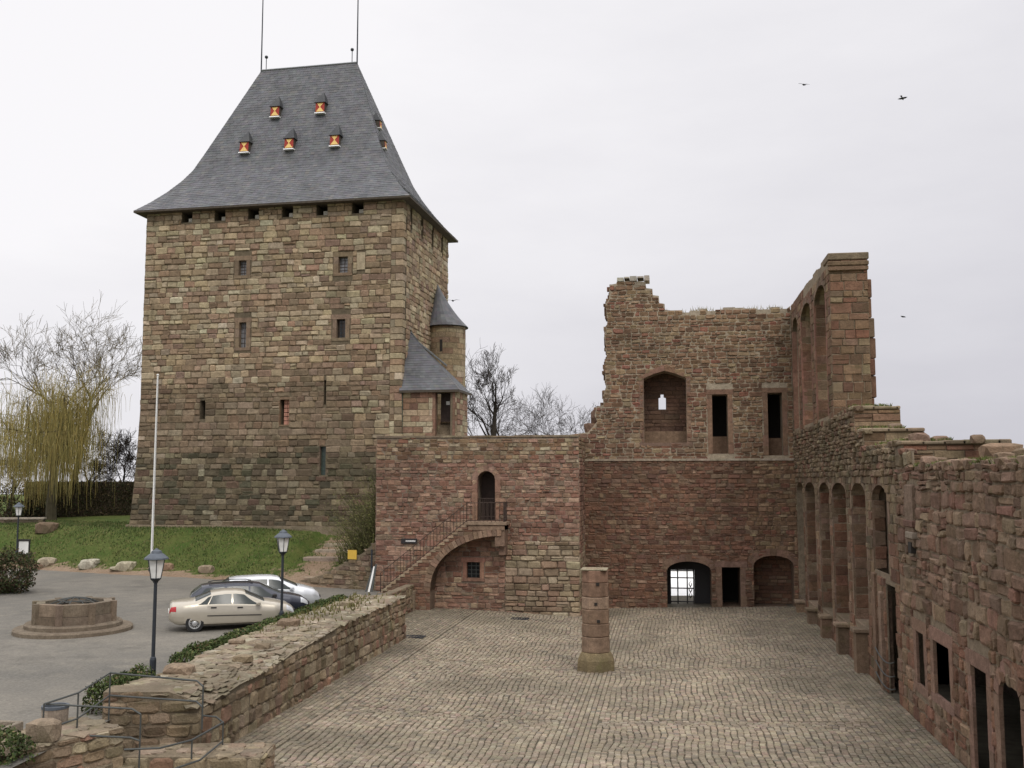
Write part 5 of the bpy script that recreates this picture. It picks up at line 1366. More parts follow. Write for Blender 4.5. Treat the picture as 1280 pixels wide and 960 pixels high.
# planter bottom left
p = at_z(-17, 912, 1.2); t = thing('stone_planter', 'square stone planter trough at the bottom left corner', 'planter', (p.x, p.y, .8))
mb = MB()
for a, b_, c_, d_ in ((-.55, -.45, .55, -.36), (-.55, .36, .55, .45), (-.55, -.36, -.46, .36), (.46, -.36, .55, .36)): mb.box((a, b_, 0), (c_, d_, .5), 0, (.24, .205, .16), .02)
mb.build('trough', M['dress'], t, local=True)
mb = MB(); mb.box((-.46, -.36, .1), (.46, .36, .40)); mb.build('soil', M['earth'], t, local=True)
q = at_z(2, 938, 1.1); shrub('planter_shrub', 'low dark green shrub beside the stone planter', 'shrub', (q.x, q.y, .75), (.6, .55, .42), 1800, .045, HED, 9, 12)

def branch_tree(mbT, mbW, base, H_, r, tr, spread=.55, levels=5, ntr=4, droop=0.0, colr=(.036, .029, .023), fork=.28, lean=(0, 0), twig_r=.012, tw_col=None, up=.25, kids=(3, 4)):
    def grow(p, d, L, rad, lv):
        n = 4 if lv < 2 else 3; pts = [Vector(p)]; rd = [rad]; q = Vector(p); dd = Vector(d)
        for i in range(n):
            dd = (dd + Vector((r.gauss(0, .14), r.gauss(0, .14), r.gauss(0, .08) + up * .12 - droop * .1 * lv))).normalized()
            q = q + dd * L / n; pts.append(q.copy()); rd.append(max(twig_r * .7, rad * (1 - .5 * (i + 1) / n)))
        mb = mbT if lv == 0 else mbW
        mb.tube(pts, rd, 7 if lv == 0 else (5 if lv < 3 else 3), 0, jit(colr if lv < 4 or tw_col is None else tw_col, r, .2), cap=False)
        if lv >= levels: return
        m = r.randint(*kids) + (1 if lv == 0 else 0)
        for k in range(m):
            t = r.uniform(.35, 1.0) if k else 1.0
            if lv == 0: t = r.uniform(fork * 2.4, 1.0) if k else 1.0
            i = min(n - 1, int(t * n)); a = pts[i].lerp(pts[i + 1], t * n - i if i < n else 1)
            ax = dd.orthogonal().normalized(); ax.rotate(Matrix.Rotation(r.uniform(0, 6.28), 3, dd))
            nd = (dd + ax * r.uniform(.35, 1.0) * spread * 1.7 + Vector((0, 0, up * .3))).normalized()
            grow(a, nd, L * r.uniform(.55, .82), max(twig_r, rd[i] * r.uniform(.5, .68)), lv + 1)
    grow(Vector(base), Vector((lean[0], lean[1], 1)).normalized(), H_ * fork * 1.25, tr, 0)
def bare_tree(label, px, D, zb, H_, seed, tr=.22, group=None, stem=0.0, **kw):
    p = at_d(px, 600, D); r = random.Random(seed); t = thing('bare_tree', label, 'tree', (p.x, p.y, zb), 0, group)
    a, b = MB(), MB()
    if stem: a.tube([(p.x, p.y, zb), (p.x, p.y, zb + stem * .5), (p.x, p.y, zb + stem + .05)], [tr * 1.35, tr * 1.12, tr], 9, 0, (.036, .029, .023))
    branch_tree(a, b, (p.x, p.y, zb + stem), H_, r, tr, **kw); a.build('trunk', M['twig'], t); b.build('crown', M['twig'], t)
G = 'leafless trees behind the gate building'
bare_tree('large leafless tree with black trunk right beside the stair turret', 616, 78, 3.0, 7.2, 21, .25, G, stem=6.6, fork=.27, spread=.6, up=.5, levels=6, kids=(3, 3), twig_r=.013)
bare_tree('broad leafless tree just right of the black trunked tree by the turret', 648, 80, 3.5, 15.0, 12, .3, G, spread=.65, levels=6, kids=(3, 3), twig_r=.013)
bare_tree('slim leafless tree midway between turret and ruined wall', 690, 84, 3.0, 12.5, 23, .2, G, spread=.65, levels=6, kids=(3, 3), twig_r=.011)
bare_tree('small leafless tree second from the ruined wall', 712, 86, 3.0, 11.5, 34, .17, G, spread=.65, levels=6, kids=(3, 3), twig_r=.011)
bare_tree('small leafless tree hard against the ragged end of the ruined wall', 735, 88, 3.0, 10.0, 45, .16, G, spread=.65, levels=6, kids=(3, 3), twig_r=.011)
bare_tree('thin curved leafless tree close behind the porch', 590, 82, 3.0, 12.0, 56, .15, G, spread=.6, levels=5)
G2_ = 'leafless trees beyond the ivy wall'
bare_tree('dark dense leafless tree against the left side of the keep', 150, 86, 3.6, 11.0, 67, .2, G2_, spread=.75, levels=6, kids=(3, 4), twig_r=.014, fork=.2)
bare_tree('dark leafless tree between the willow trunk and the dense tree by the keep', 112, 87, 3.6, 11.5, 78, .2, G2_, spread=.75, levels=6, twig_r=.014, fork=.2)
bare_tree('dark leafless tree at the left edge behind the willow', 12, 84, 3.6, 9.5, 89, .2, G2_, spread=.75, levels=6, twig_r=.014, fork=.2)
# tall bare tree rising behind the willow
bare_tree('tall spreading leafless tree rising above the yellow willow', 92, 84, 3.8, 18.6, 94, .36, None, spread=.62, levels=6, twig_r=.014, colr=(.055, .044, .03), tw_col=(.105, .083, .042))
# willow
p = at_d(64, 650, 75); r = random.Random(99); zb = zlawn(p.x, p.y) - .1
t = thing('weeping_willow', 'yellow weeping willow with hanging leafless strands by the ivy wall', 'tree', (p.x, p.y, zb))
a, b = MB(), MB(); branch_tree(a, b, (p.x, p.y, zb), 14.0, r, .42, spread=1.0, levels=5, kids=(3, 4), twig_r=.014, up=.12, colr=(.07, .057, .036), tw_col=(.24, .19, .075), fork=.3)
a.build('trunk', M['twig'], t); b.build('branches', M['twig'], t)
mb = MB(); tips = [v for v in b.v if v[2] > zb + 4.0]
for i in range(4200):
    v = Vector(r.choice(tips)) + Vector((r.gauss(0, .5), r.gauss(0, .5), r.gauss(0, .3)))
    if v.z > zb + 8.5 and r.random() < .6: continue
    L = min(v.z - zb - r.uniform(.3, 2.2), r.uniform(1.0, 5.5)); pts = [v]; d = Vector((r.gauss(0, .35), r.gauss(0, .35), .2)); q = v.copy()
    for k in range(5):
        d = (d * .55 + Vector((r.gauss(0, .06), r.gauss(0, .06), -.75))); q = q + d.normalized() * L / 5; pts.append(q.copy())
    if L > .4: mb.tube(pts, [.012, .011, .010, .009, .008, .007], 3, 0, jit(pick(r, [(3, (.27, .215, .07)), (2, (.23, .20, .075)), (1, (.34, .28, .10)), (1, (.18, .165, .06))]), r, .2), cap=False)
mb.build('hanging_strands', M['twig'], t)
# ivy wall behind the lawn
def ivy(name, label, P0, P1, z0, z1, seed, dens=260, th=.8, cols=None):
    r = random.Random(seed); P0, P1 = Vector(P0), Vector(P1); L = (P1 - P0).length; d = (P1 - P0) / L; n = Vector((d.y, -d.x, 0))
    t = thing(name, label, 'wall', tuple((P0 + P1) / 2)); mb = MB()
    mb.hexa([P0 + Vector((0, 0, z0)), P1 + Vector((0, 0, z0)), P1 - n * th + Vector((0, 0, z0)), P0 - n * th + Vector((0, 0, z0)), P0 + Vector((0, 0, z1)), P1 + Vector((0, 0, z1)), P1 - n * th + Vector((0, 0, z1)), P0 - n * th + Vector((0, 0, z1))], 0, (.09, .07, .05)); mb.build('wall', M['mort'], t)
    mb = MB(); pts = []
    for i in range(int(L * (z1 - z0) * dens)):
        pts.append(tuple(P0 + d * r.uniform(0, L) + n * abs(r.gauss(.05, .12)) + Vector((0, 0, r.uniform(z0, z1 + .08)))))
    leaves(mb, pts, .08, cols, r); mb.build('ivy', M['leaf'], t)
IV = [(3, (.045, .04, .018)), (2, (.07, .05, .025)), (2, (.035, .045, .015)), (1, (.10, .075, .035))]
wa, wb = at_d(30, 640, 78), at_d(200, 632, 81)
ivy('ivy_wall', 'dark overgrown boundary wall between willow and keep', (wa.x, wa.y, 0), (wb.x, wb.y, 0), 3.0, at_d(140, 602, 79.5).z, 4, cols=IV)
wa, wb = at_d(-60, 660, 70), at_d(54, 655, 71)
r = random.Random(14); t = thing('coped_wall', 'low dark wall with pale coping at the left edge of the lawn', 'wall', ((wa.x + wb.x) / 2, (wa.y + wb.y) / 2, 2))
d = (wb - wa); fr = Frame(wa, math.degrees(math.atan2(d.y, d.x))); Lw = math.hypot(d.x, d.y); zt = at_d(54, 649, 71).z
mb = MB(); slab(mb, fr, rect(0, Lw, 1.5, zt), [], .5, 0, (.1, .085, .06)); courses(mb, fr, rect(0, Lw, 1.5, zt), [], (.2, .3), (.3, .6), pal([(1, (.10, .08, .055)), (1, (.13, .10, .07))]), r); mb.build('wall', [M['mort'], M['rub']], t)
mb = MB(); frame_box(mb, fr, -.05, Lw + .05, zt, zt + .12, -.58, .08, 0, (.36, .31, .25)); mb.build('coping', M['dress'], t)
p = hit(58, 664); mb = MB(); rock(mb, (p.x, p.y, p.z + .15), (.9, .6, .6), r, 0, (.17, .12, .08), 2, .12); tag(mb.build('boulder', M['rub']), 'long flat brown stone block below the willow trunk', 'rock', 'stones on the lawn')
# dark scrub behind the willow to the far left
q = at_d(10, 640, 78); shrub('scrub', 'dark tangled scrub below the willow at the left edge', 'bush', (q.x, q.y, 3.2), (4.2, 1.0, 1.7), 4200, .1, IV, 15, 40)

# retaining wall with its sign, climbing shrub and lawn steps
def build_ret():
    r = random.Random(91); a = Vector((-19.3, 50.75, 0)); b = Vector((-15.05, 50.2, 0))
    a = at_z(372, 728, .97); b = Vector((-15.04, 51.2, .75)); d = b - a
    fr = Frame(a, math.degrees(math.atan2(d.y, d.x))); L = math.hypot(d.x, d.y)
    t = thing('retaining_wall', 'sloping topped stone retaining wall between lawn steps and gate building', 'stone wall', tuple((a + b) / 2))
    zz = lambda py: 6.5 - (py - 600) * 53.3 / 1250
    poly = [(-.1, .3), (L, .3), (L, zz(674)), (L * .91, zz(682)), (L * .84, zz(689)), (L * .70, zz(698)), (L * .535, zz(706)), (L * .32, zz(719)), (L * .05, zz(727)), (-.1, zz(729))]
    mb = MB(); slab(mb, fr, poly, [], .55, 0, (.2, .16, .11)); courses(mb, fr, poly, [], (.18, .34), (.25, .6), pal([(3, (.23, .165, .11)), (2, (.2, .13, .09)), (2, (.27, .21, .145)), (1, (.16, .11, .08))]), r, (.015, .06), .02, rough=True, jt=.02, warp=.03)
    for q0, q1 in zip(poly[2:], poly[3:]):
        m = max(1, int(math.hypot(q0[0] - q1[0], q0[1] - q1[1]) / .5))
        for i in range(m):
            u = q0[0] + (q1[0] - q0[0]) * (i + .5) / m; w = q0[1] + (q1[1] - q0[1]) * (i + .5) / m; rock(mb, fr(u, w - .03, -.27), (.34, .34, .09), r, 2, jit((.24, .18, .125), r, .2), 1)
    mb.build('wall', [M['mort'], M['rub'], M['top']], t)
    # yellow sign
    u0 = L * (437 - 372) / 99; p = fr(u0 + .28, 0, 0); zs = zz(692)
    s = thing('yellow_sign', 'square yellow sign fixed to the retaining wall', 'sign', (p.x, p.y, zs))
    mb = MB(); frame_box(mb, fr, u0, u0 + .55, zs - .24, zs + .24, .08, .12); mb.build('board', M['yellow'], s)
    mb = MB(); frame_box(mb, fr, u0 + .05, u0 + .5, zs - .42, zs - .27, .08, .11, 0, (.2, .15, .09)); mb.build('bracket', M['dress'], s)
    return fr, L, zz
rfr, rL, rzz = build_ret()
# lawn steps: broad stone treads
t = thing('lawn_steps', 'broad worn stone steps climbing the grass bank to the keep', 'steps', (-20, 53, 1.2)); r = random.Random(6)
treads = [((350, 404), 721), ((370, 425), 704), ((377, 441), 697), ((392, 455), 687.5), ((404, 462), 680)]
for i, ((xa_, xb_), py) in enumerate(treads):
    z = (1.22, 1.8, 2.1, 2.43, 2.72)[i]; p0 = at_z(xa_, py, z); p1 = at_z(xb_, py, z); y0 = (p0.y + p1.y) / 2
    mb = MB(); mb.box((p0.x, y0, z - .42), (p1.x, y0 + 1.75, z), 0, jit((.33, .275, .21), r, .1), .025); mb.build('tread', M['dress'], t)
# climbing shrub over the retaining wall
def climber():
    r = random.Random(44); c = rfr(rL * .9, 0, -1.2); c.z = 1.8
    t = thing('climbing_shrub', 'feathery green shrub leaning against the gate building above the retaining wall', 'shrub', tuple(c)); mb = MB(); pts = []
    st = MB()
    for i in range(430):
        u = rL * r.triangular(.3, 1.02, .95); b = rfr(u, 0, -r.uniform(.5, 2.6)); b.z = rzz(690) - (1 - u / rL) * 1.2
        h = r.uniform(1.2, 5.6) * (.35 + .65 * (u / rL) ** 2.0); q = b.copy(); dd = Vector((r.gauss(.0, .25), r.gauss(0, .25), 1)); P = [q.copy()]
        for k in range(6):
            dd = (dd + Vector((r.gauss(-.03, .12), r.gauss(0, .12), -.05))).normalized(); q = q + dd * h / 6
            if q.x > -15.2: q.x = -15.2 - r.uniform(0, .1)
            P.append(q.copy())
            for m in range(11): pts.append(q + Vector((r.gauss(0, .16), r.gauss(0, .16), r.gauss(0, .2))) - dd * r.random() * h / 6)
        st.tube(P, [.022, .02, .016, .013, .01, .008, .006], 3, 0, jit((.09, .085, .04), r, .2), cap=False)
    pts = [p_ for p_ in pts if p_.x < -15.1 and r.random() < .75]
    leaves(mb, pts, .042, [(3, (.115, .125, .036)), (3, (.15, .15, .05)), (1, (.08, .09, .028)), (1, (.19, .17, .075))], r); mb.build('foliage', M['leaf'], t); st.build('stem', M['twig'], t)
climber()
# stones along the lawn edge
r = random.Random(73)
for px, py, s, c, lab in ((59, 706, .62, (.34, .29, .21), 'rounded pale boulder near the left end of the lawn edge'), (45, 712, .42, (.25, .17, .12), 'low reddish stone beside the left bush'), (111, 709, .62, (.42, .39, .31), 'pale grey layered stone on the lawn edge between boulder and flagpole'), (157, 711, .6, (.40, .36, .26), 'pale tilted slab shaped stone just left of the flagpole'), (208, 712, .46, (.27, .18, .12), 'reddish brown stone just right of the near lantern head'), (258, 715, .5, (.27, .215, .15), 'squat brown stone on the lawn edge left of the parked cars')):
    p = hit(px, py); p.z += .1; mb = MB()
    rock(mb, p, (s * 1.15, s * .8, s * .72), r, 0, c, 2, .3)
    if 'layered' in lab: rock(mb, p + Vector((.25, 0, .2)), (s * .7, s * .6, s * .35), r, 0, tuple(k * 1.1 for k in c), 2, .3)
    if 'slab' in lab: rock(mb, p + Vector((-.2, -.1, -.1)), (s * 1.5, s * .6, s * .3), r, 0, tuple(k * .9 for k in c), 2, .2)
    tag(mb.build('boulder', M['dress']), lab, 'rock', 'stones on the lawn')
# pale planks leaning at the corner of the gate building
p = Vector((-15.2, 50.75, 1.2))
t = thing('leaning_planks', 'pale boards leaning in the corner left of the stair foot', 'boards', tuple(p))
for k in range(3): mb = MB(); mb.hexa([(p.x - .25 + .16 * k, p.y - .3, .7), (p.x - .15 + .16 * k, p.y - .3, .7), (p.x - .15 + .16 * k, p.y - .26, .7), (p.x - .25 + .16 * k, p.y - .26, .7), (p.x + .05 + .08 * k, p.y + .0, 1.95 + .1 * k), (p.x + .15 + .08 * k, p.y, 1.95 + .1 * k), (p.x + .15 + .08 * k, p.y + .04, 1.95 + .1 * k), (p.x + .05 + .08 * k, p.y + .04, 1.95 + .1 * k)]); mb.build('board', M['white' if k == 1 else 'rail'], t)
p = at_z(471, 716, 2.2); mb = MB(); mb.tube([(-15.2, 50.85, 1.75), (-15.2, 50.85, 2.9)], .05, 6); tag(mb.build('drainpipe', M['iron']), 'short black drainpipe at the left corner of the gate building', 'pipe')

# ------------------------------------------------------------------ cars
def make_car(name, label, paint, P, loc, rz):
    t = thing(name, label, 'car', loc, rz, 'cars parked side by side')
    ip = lambda k, x: float(np.interp(x, [a for a, _ in P[k]], [b for _, b in P[k]]))
    def ring(x):
        zt, zb, w = ip('top', x), ip('bot', x), ip('w', x); zl = min(ip('belt', x), zt - .03); dz = zt - zl
        wt = max(.25 * w, .95 * w - .42 * dz - .03)
        h = [(0, zb), (.82 * w, zb), (.95 * w, zb + .07), (w, zb + (zl - zb) * .45), (.995 * w, zb + (zl - zb) * .7), (.965 * w, zl), (wt, zt - .05 * min(1, dz / .2) - .01), (wt * .86, zt - .008), (wt * .45, zt + .02), (0, zt + .03)]
        return h + [(-y, z) for y, z in h[-2:0:-1]]
    xs = sorted(set([a for k in ('top', 'w', 'belt') for a, _ in P[k]] + list(np.linspace(P['x0'], P['x1'], 40))))
    n = 18; mb = MB(); vs = []; fs = []
    for x in xs: vs += [(x, y, z) for y, z in ring(x)]
    for i in range(len(xs) - 1):
        for k in range(n): k2 = (k + 1) % n; fs.append((i * n + k2, i * n + k, (i + 1) * n + k, (i + 1) * n + k2))
    fs.append(tuple(range(n))); fs.append(tuple((len(xs) - 1) * n + k for k in range(n - 1, -1, -1)))
    mb.add(vs, fs); body = mb.build('body', paint, t, local=True, smooth=True)
    # wheel arches by boolean
    cut = MB()
    for wx in P['wheels']:
        for s in (-1, 1): cut.tube([(wx, s * .52, P['wr'] + .01), (wx, s * 1.3, P['wr'] + .01)], P['wr'] + .055, 24)
    co = cut.build('cutter', M['trim'], None, local=True)
    md = body.modifiers.new('b', 'BOOLEAN'); md.object = co; md.operation = 'DIFFERENCE'; md.solver = 'EXACT'
    dg = bpy.context.evaluated_depsgraph_get(); me = bpy.data.meshes.new_from_object(body.evaluated_get(dg)); body.modifiers.clear()
    body.data = me; bpy.data.objects.remove(co)
    bm = bmesh.new(); bm.from_mesh(me)
    for e in bm.edges:
        if len(e.link_faces) == 2 and e.calc_face_angle(0) > .75: e.smooth = False
    bm.to_mesh(me); bm.free()
    # surface patches
    def S(x, j):
        rg = ring(x); rg = rg + [rg[0]]; i = min(int(j), n - 1); a, b = rg[i], rg[i + 1]; q = j - i
        return Vector((x, a[0] + (b[0] - a[0]) * q, a[1] + (b[1] - a[1]) * q))
    def patch(nm, mat, xa, xb, ja, jb, off=.008, nx=10, nj=4, parent=t, mirror=False, xa2=None, xb2=None):
        out = []
        for side in ((0, 1) if mirror else (0,)):
            g = MB(); vs = []; fs = []
            for i in range(nx + 1):
                for k in range(nj + 1):
                    q = k / nj; A = xa + ((xa if xa2 is None else xa2) - xa) * q; B = xb + ((xb if xb2 is None else xb2) - xb) * q
                    x = A + (B - A) * i / nx; j = ja + (jb - ja) * q
                    p = S(x, j); e = .02; nn = (S(x + e, j) - S(x - e, j)).cross(S(x, min(n - .001, j + .05)) - S(x, max(0, j - .05)))
                    if nn.length < 1e-9: nn = Vector((0, 0, 1))
                    nn.normalize()
                    c = Vector((0, 0, .8))
                    if nn.dot(Vector((0, p.y, p.z - .75))) < 0: nn = -nn
                    p = p + nn * off
                    vs.append((p.x, p.y if side == 0 else -p.y, p.z))
            for i in range(nx):
                for k in range(nj):
                    a = i * (nj + 1) + k; f_ = (a, a + 1, a + nj + 2, a + nj + 1); fs.append(f_ if side == 0 else f_[::-1])
            g.add(vs, fs); out.append(g.build(nm, mat, parent, local=True, smooth=True))
        return out
    # j grows up the +y (left) side: 5 belt, 6 roof edge, 9 roof centre
    doors = []
    for a, b in P['doors']:
        ds = patch('door', paint, a, b, 2.15, 4.95, .006, 8, 6, mirror=True); doors.append((a, b, ds))
        for k, dd in enumerate(ds):
            s = 1 if k == 0 else -1; p = S(a + .14, 4.62); g = MB(); g.box((p.x - .02, s * p.y - .035 if s < 0 else s * p.y - .005, p.z - .02), (p.x + .17, s * p.y + .005 if s < 0 else s * p.y + .035, p.z + .025), bev=.006); g.build('handle', M['trim'], dd, local=True)
            g = MB()
    if P.get('mould'):
        patch('side_moulding', M['trim'], P['doors'][0][0], P['doors'][-1][1], 3.1, 3.28, .022, 12, 1, mirror=True)
    for a, b, a2, b2 in P['side_glass']: patch('side_window', M['cglass'], a, b, 5.1, 5.88, .007, 8, 4, mirror=True, xa2=a2, xb2=b2)
    a, b = P['screen']; patch('windscreen', M['cglass'], a, b, 6.25, 11.75, .006, 8, 10)
    a, b = P['rear']; patch('rear_window', M['cglass'], a, b, 6.3, 11.7, .006, 6, 10)
    a, b = P['tail']; patch('tail_lamp', M['tail'], a, b, P['tj'][0], P['tj'][1], .01, 5, 4, mirror=True)
    a, b = P['head']; patch('headlight', M['head'], a, b, P['hj'][0], P['hj'][1], .01, 5, 4, mirror=True)
    patch('bumper', M['trim'] if P.get('darkbumper') else paint, P['x0'] + .02, P['x0'] + .5, 1.4, 3.0, .015, 5, 3, mirror=True)
    g = MB(); x1 = P['x1']; g.box((x1 - .1, -.42, .5), (x1 + .004, .42, .62), bev=.01); g.build('grille', M['trim'], t, local=True)
    g = MB(); g.box((x1 - .05, -.26, .36), (x1 + .03, .26, .47), bev=.005); g.build('number_plate', M['white'], t, local=True)
    g = MB(); x0 = P['x0']; g.box((x0 - .02, -.26, .62), (x0 + .05, .26, .73), bev=.005); g.build('number_plate', M['white'], t, local=True)
    for s in (-1, 1):
        x = P['mirror']; p = S(x, 5.05); g = MB(); rock(g, (p.x, s * (p.y + .12), p.z + .07), (.11, .12, .09), random.Random(1), 0, (1, 1, 1), 2, .05); g.build('wing_mirror', M['trim'] if P.get('darkmirror') else paint, t, local=True)
    if P.get('rails'):
        for s in (-1, 1):
            xa, xb = P['rails']; pts = [S(xa + (xb - xa) * k / 8, 7.0) + Vector((0, 0, .02 if k in (0, 8) else .06)) for k in range(9)]; g = MB(); g.tube([(q.x, s * q.y, q.z) for q in pts], .018, 5); g.build('roof_rail', M['trim'], t, local=True)
    w_r = P['wr']
    for wx in P['wheels']:
        for s in (-1, 1):
            yw = s * (ip('w', wx) - .115)
            def cyl(g, r0, prof, nn=28):
                vs = []; fs = []
                for rr_, d in prof:
                    for k in range(nn): a = 2 * math.pi * k / nn; vs.append((wx + rr_ * math.cos(a), yw + s * d, w_r + rr_ * math.sin(a)))
                for i in range(len(prof) - 1):
                    for k in range(nn): k2 = (k + 1) % nn; fs.append((i * nn + k, i * nn + k2, (i + 1) * nn + k2, (i + 1) * nn + k))
                fs.append(tuple(range(nn))); fs.append(tuple((len(prof) - 1) * nn + k for k in range(nn))); g.add(vs, fs)
            g = MB(); cyl(g, 0, [(w_r * .66, -.1), (w_r * .97, -.1), (w_r, -.06), (w_r, .06), (w_r * .97, .095), (w_r * .7, .1), (w_r * .66, .07)]); wo = g.build('wheel', M['rubber'], t, local=True)
            g = MB(); cyl(g, 0, [(w_r * .66, .03), (w_r * .66, .095), (w_r * .6, .10), (w_r * .55, .075), (w_r * .2, .09), (w_r * .12, .1)])
            ro = g.build('rim', M['alloy'], wo, local=True)
            g = MB()
            for k in range(P.get('holes', 12)):
                a = 2 * math.pi * k / P.get('holes', 12); ca, sa = math.cos(a), math.sin(a); rr0, rr1, hw = w_r * .3, w_r * .5, .022
                y0 = yw + s * .1
                q = [(wx + rr0 * ca - hw * .6 * sa, y0 - s * .004, w_r + rr0 * sa + hw * .6 * ca), (wx + rr0 * ca + hw * .6 * sa, y0 - s * .004, w_r + rr0 * sa - hw * .6 * ca), (wx + rr1 * ca + hw * sa, y0 - s * .011, w_r + rr1 * sa - hw * ca), (wx + rr1 * ca - hw * sa, y0 - s * .011, w_r + rr1 * sa + hw * ca)]
                g.add(q, [(0, 1, 2, 3)])
            g.build('rim_slots', M['trim'], wo, local=True)
    return t
SED = dict(x0=-2.16, x1=2.2,
    top=[(-2.16, .66), (-2.13, .92), (-2.05, 1.0), (-1.5, 1.06), (-1.32, 1.08), (-.75, 1.36), (-.3, 1.43), (.1, 1.43), (.35, 1.39), (1.12, .99), (1.5, .93), (1.9, .82), (2.1, .69), (2.2, .5)],
    bot=[(-2.16, .42), (-1.9, .26), (-1.0, .2), (1.2, .2), (1.9, .24), (2.2, .34)], belt=[(-2.16, .62), (-2.1, .88), (-1.4, .97), (-.5, .95), (1.0, .89), (1.5, .85), (1.9, .75), (2.1, .62), (2.2, .46)],
    w=[(-2.16, .62), (-2.05, .74), (-1.7, .82), (-.8, .85), (.8, .85), (1.5, .83), (1.9, .74), (2.1, .62), (2.2, .48)],
    wheels=(-1.29, 1.33), wr=.31, doors=[(-.88, -.0), (.02, .98)], side_glass=[(-1.2, -.88, -.86, -.74), (-.84, -.06, -.7, -.06), (.0, .98, .0, .4)], screen=(.42, 1.08), rear=(-1.28, -.76),
    tail=(-2.13, -1.92), tj=(4.2, 5.3), head=(1.86, 2.12), hj=(4.4, 6.2), mirror=.86, mould=True, holes=14)
WAG = dict(x0=-2.2, x1=2.25,
    top=[(-2.2, .6), (-2.17, .95), (-2.1, 1.08), (-1.75, 1.38), (-1.5, 1.44), (-.5, 1.48), (.1, 1.46), (.35, 1.42), (1.15, 1.0), (1.55, .93), (1.95, .82), (2.15, .69), (2.25, .5)],
    bot=[(-2.2, .42), (-1.95, .26), (-1.0, .2), (1.2, .2), (1.95, .24), (2.25, .34)], belt=[(-2.2, .58), (-2.14, .9), (-1.4, .97), (-.5, .95), (1.0, .9), (1.5, .86), (1.95, .75), (2.15, .62), (2.25, .46)],
    w=[(-2.2, .68), (-2.05, .78), (-1.7, .83), (-.8, .86), (.8, .86), (1.5, .84), (1.95, .74), (2.15, .62), (2.25, .48)],
    wheels=(-1.33, 1.36), wr=.31, doors=[(-.9, .0), (.02, 1.0)], side_glass=[(-1.95, -.98, -1.62, -.94), (-.9, -.06, -.84, -.06), (.0, 1.0, .0, .42)], screen=(.42, 1.1), rear=(-2.12, -1.76),
    tail=(-2.17, -1.95), tj=(4.2, 5.4), head=(1.88, 2.17), hj=(4.3, 6.2), mirror=.88, rails=(-1.5, .1), holes=10, darkmirror=True)
HAT = dict(x0=-1.95, x1=2.12,
    top=[(-1.95, .6), (-1.92, .95), (-1.82, 1.15), (-1.5, 1.42), (-1.2, 1.48), (-.3, 1.52), (.15, 1.5), (.4, 1.45), (1.2, 1.04), (1.5, .97), (1.85, .86), (2.03, .72), (2.12, .5)],
    bot=[(-1.95, .42), (-1.7, .26), (-1.0, .2), (1.2, .2), (1.8, .24), (2.12, .34)], belt=[(-1.95, .58), (-1.88, .92), (-1.4, .99), (-.5, .97), (1.0, .93), (1.5, .89), (1.85, .78), (2.03, .64), (2.12, .46)],
    w=[(-1.95, .68), (-1.85, .78), (-1.5, .83), (-.8, .86), (.8, .86), (1.4, .84), (1.82, .75), (2.03, .63), (2.12, .5)],
    wheels=(-1.22, 1.3), wr=.31, doors=[(-.85, .02), (.05, 1.02)], side_glass=[(-1.55, -.9, -1.35, -.86), (-.84, -.04, -.8, -.04), (.02, 1.05, .02, .48)], screen=(.46, 1.16), rear=(-1.82, -1.5),
    tail=(-1.92, -1.75), tj=(4.2, 5.6), head=(1.76, 2.05), hj=(4.3, 6.1), mirror=.92, holes=7)
for P_ in (SED, WAG, HAT):        # low modern rooflines
    P_['top'] = [(x, z if z < 1.0 else 1.0 + (z - 1.0) * .85) for x, z in P_['top']]; P_['belt'] = [(x, z * .945) for x, z in P_['belt']]
RZ = R(27.5); dv = Vector((math.cos(RZ), math.sin(RZ), 0)); nv = Vector((-dv.y, dv.x, 0))
base = Vector((-16.43, 33.6, 0)) + dv * 1.29 + nv * .74
for nm, lab, paint, P, off, al in (('parked_car', 'champagne beige saloon car parked nearest behind the hedge', M['beige'], SED, 0.0, 0.0), ('parked_car', 'dark blue estate car with roof rails parked between the two pale cars', M['navy'], WAG, 2.2, .75), ('parked_car', 'silver white hatchback parked farthest from the hedge', M['silver'], HAT, 4.3, 1.6)):
    q = base + nv * off + dv * al; make_car(nm, lab, paint, P, (q.x, q.y, zpark(q.x, q.y)), RZ)

# ------------------------------------------------------------------ birds
for i, (px, py, D, sp, lab) in enumerate(((1005, 106, 60, .75, 'black bird gliding highest in the sky above the ruined wall'), (1128, 123, 70, .7, 'black bird flying in the sky right of the highest one'), (1129, 396, 75, .6, 'small black bird flying just right of the high pier'), (566, 376, 66, .95, 'black bird flying level beside the conical turret roof'))):
    p = at_d(px, py, D); t = thing('flying_bird', lab, 'bird', tuple(p), R(20 + 70 * i), 'birds in the sky'); t.rotation_euler = (R((25, -20, 15, 4)[i]), 0, R((20, -30, 40, 0)[i]))
    s = sp / 2; g = MB(); g.tube([(0, -.2, 0), (0, -.1, .01), (0, .06, 0), (0, .17, .02), (0, .23, .02)], [.02, .05, .06, .035, .008], 7); g.add([(-.05, -.18, 0), (.05, -.18, 0), (.08, -.34, 0), (-.08, -.34, 0)], [(0, 1, 2, 3)]); g.build('body', M['feather'], t, local=True)
    for sg in (-1, 1):
        g = MB(); w = [(0.03 * sg, .1, .02), (.5 * s * sg, .14, .09 * s * 2), (s * sg, .02, .05), (.55 * s * sg, -.04, .08 * s * 2), (.03 * sg, -.09, .02)]
        g.add(w + [(a, b_, c - .012) for a, b_, c in w], [(0, 1, 2, 3, 4), (9, 8, 7, 6, 5)] + [(k, (k + 1) % 5, 5 + (k + 1) % 5, 5 + k) for k in range(5)]); g.build('wing', M['feather'], t, local=True)

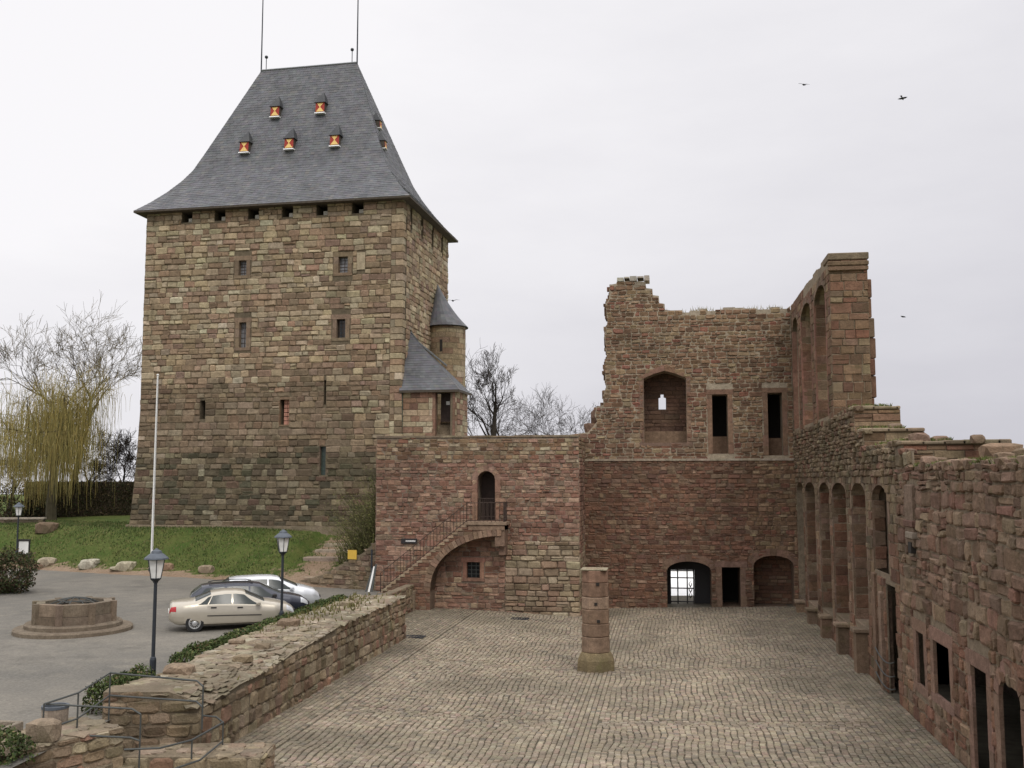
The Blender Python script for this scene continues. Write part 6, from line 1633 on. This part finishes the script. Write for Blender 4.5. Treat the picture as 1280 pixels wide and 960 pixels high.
# ------------------------------------------------------------------ light, sky, camera
SUN_EL, SUN_AZ = R(48), R(150)      # azimuth clockwise from +Y: behind the viewer, to the right
w = bpy.data.worlds.new('World'); scene.world = w; w.use_nodes = True; nt = w.node_tree; bg = nt.nodes['Background']
sky = N(nt, 'ShaderNodeTexSky', sky_type='NISHITA'); sky.sun_disc = False; sky.sun_elevation = SUN_EL; sky.sun_rotation = SUN_AZ; sky.air_density = 1; sky.dust_density = 6
hs = N(nt, 'ShaderNodeHueSaturation'); hs.inputs['Saturation'].default_value = .15; nt.links.new(sky.outputs[0], hs.inputs['Color'])
tc = N(nt, 'ShaderNodeTexCoord').outputs['Generated']; sx = N(nt, 'ShaderNodeSeparateXYZ'); nt.links.new(tc, sx.inputs[0])
# overcast deck: brighter overhead and to the left, greyer lavender low on the right
lx = N(nt, 'ShaderNodeVectorMath', operation='DOT_PRODUCT'); nt.links.new(tc, lx.inputs[0]); lx.inputs[1].default_value = (-.62, 0, 1.15)
mp = N(nt, 'ShaderNodeMapping'); mp.inputs['Scale'].default_value = (1, 1, 3.2); nt.links.new(tc, mp.inputs[0])
nz = noise_n(nt, mp.outputs[0], 2.4, 6, .55)
sm = N(nt, 'ShaderNodeMath', operation='MULTIPLY_ADD'); nt.links.new(nz, sm.inputs[0]); sm.inputs[1].default_value = .6; nt.links.new(lx.outputs['Value'], sm.inputs[2])
fac = ramp(nt, sm.outputs[0], .05, .92)
low, high = (5.9, 5.85, 6.45), (10.0, 9.85, 10.1)
cl = mixc(nt, fac, low, high)
zb_ = ramp(nt, sx.outputs['Z'], .45, 1.0, 1.0, 2.1)
cl = mixc(nt, 1.0, cl, zb_, 'MULTIPLY')
nt.links.new(mixc(nt, .93, hs.outputs[0], cl), bg.inputs['Color']); bg.inputs['Strength'].default_value = .1
sun = bpy.data.lights.new('sun', 'SUN'); sun.energy = 1.1; sun.angle = R(14); sun.color = (1, .95, .87)
so = bpy.data.objects.new('sun', sun); COL.objects.link(so)
sd = Vector((math.sin(SUN_AZ) * math.cos(SUN_EL), math.cos(SUN_AZ) * math.cos(SUN_EL), math.sin(SUN_EL)))
so.rotation_euler = (-sd).to_track_quat('-Z', 'Y').to_euler(); so.location = (20, 0, 60)
cam = bpy.data.cameras.new('camera'); cam.sensor_width = 36; cam.lens = F / 1280 * 36; cam.clip_end = 8000; cam.clip_start = .1
c = bpy.data.objects.new('camera', cam); COL.objects.link(c); c.location = (0, 0, H); c.rotation_euler = (math.pi / 2 + TH, 0, PH)
scene.camera = c
vs_ = scene.view_settings; vs_.view_transform = 'Standard'; vs_.look = 'None'; vs_.exposure = 0.0; vs_.gamma = 1; vs_.use_curve_mapping = False
scene.cycles.use_denoising = True
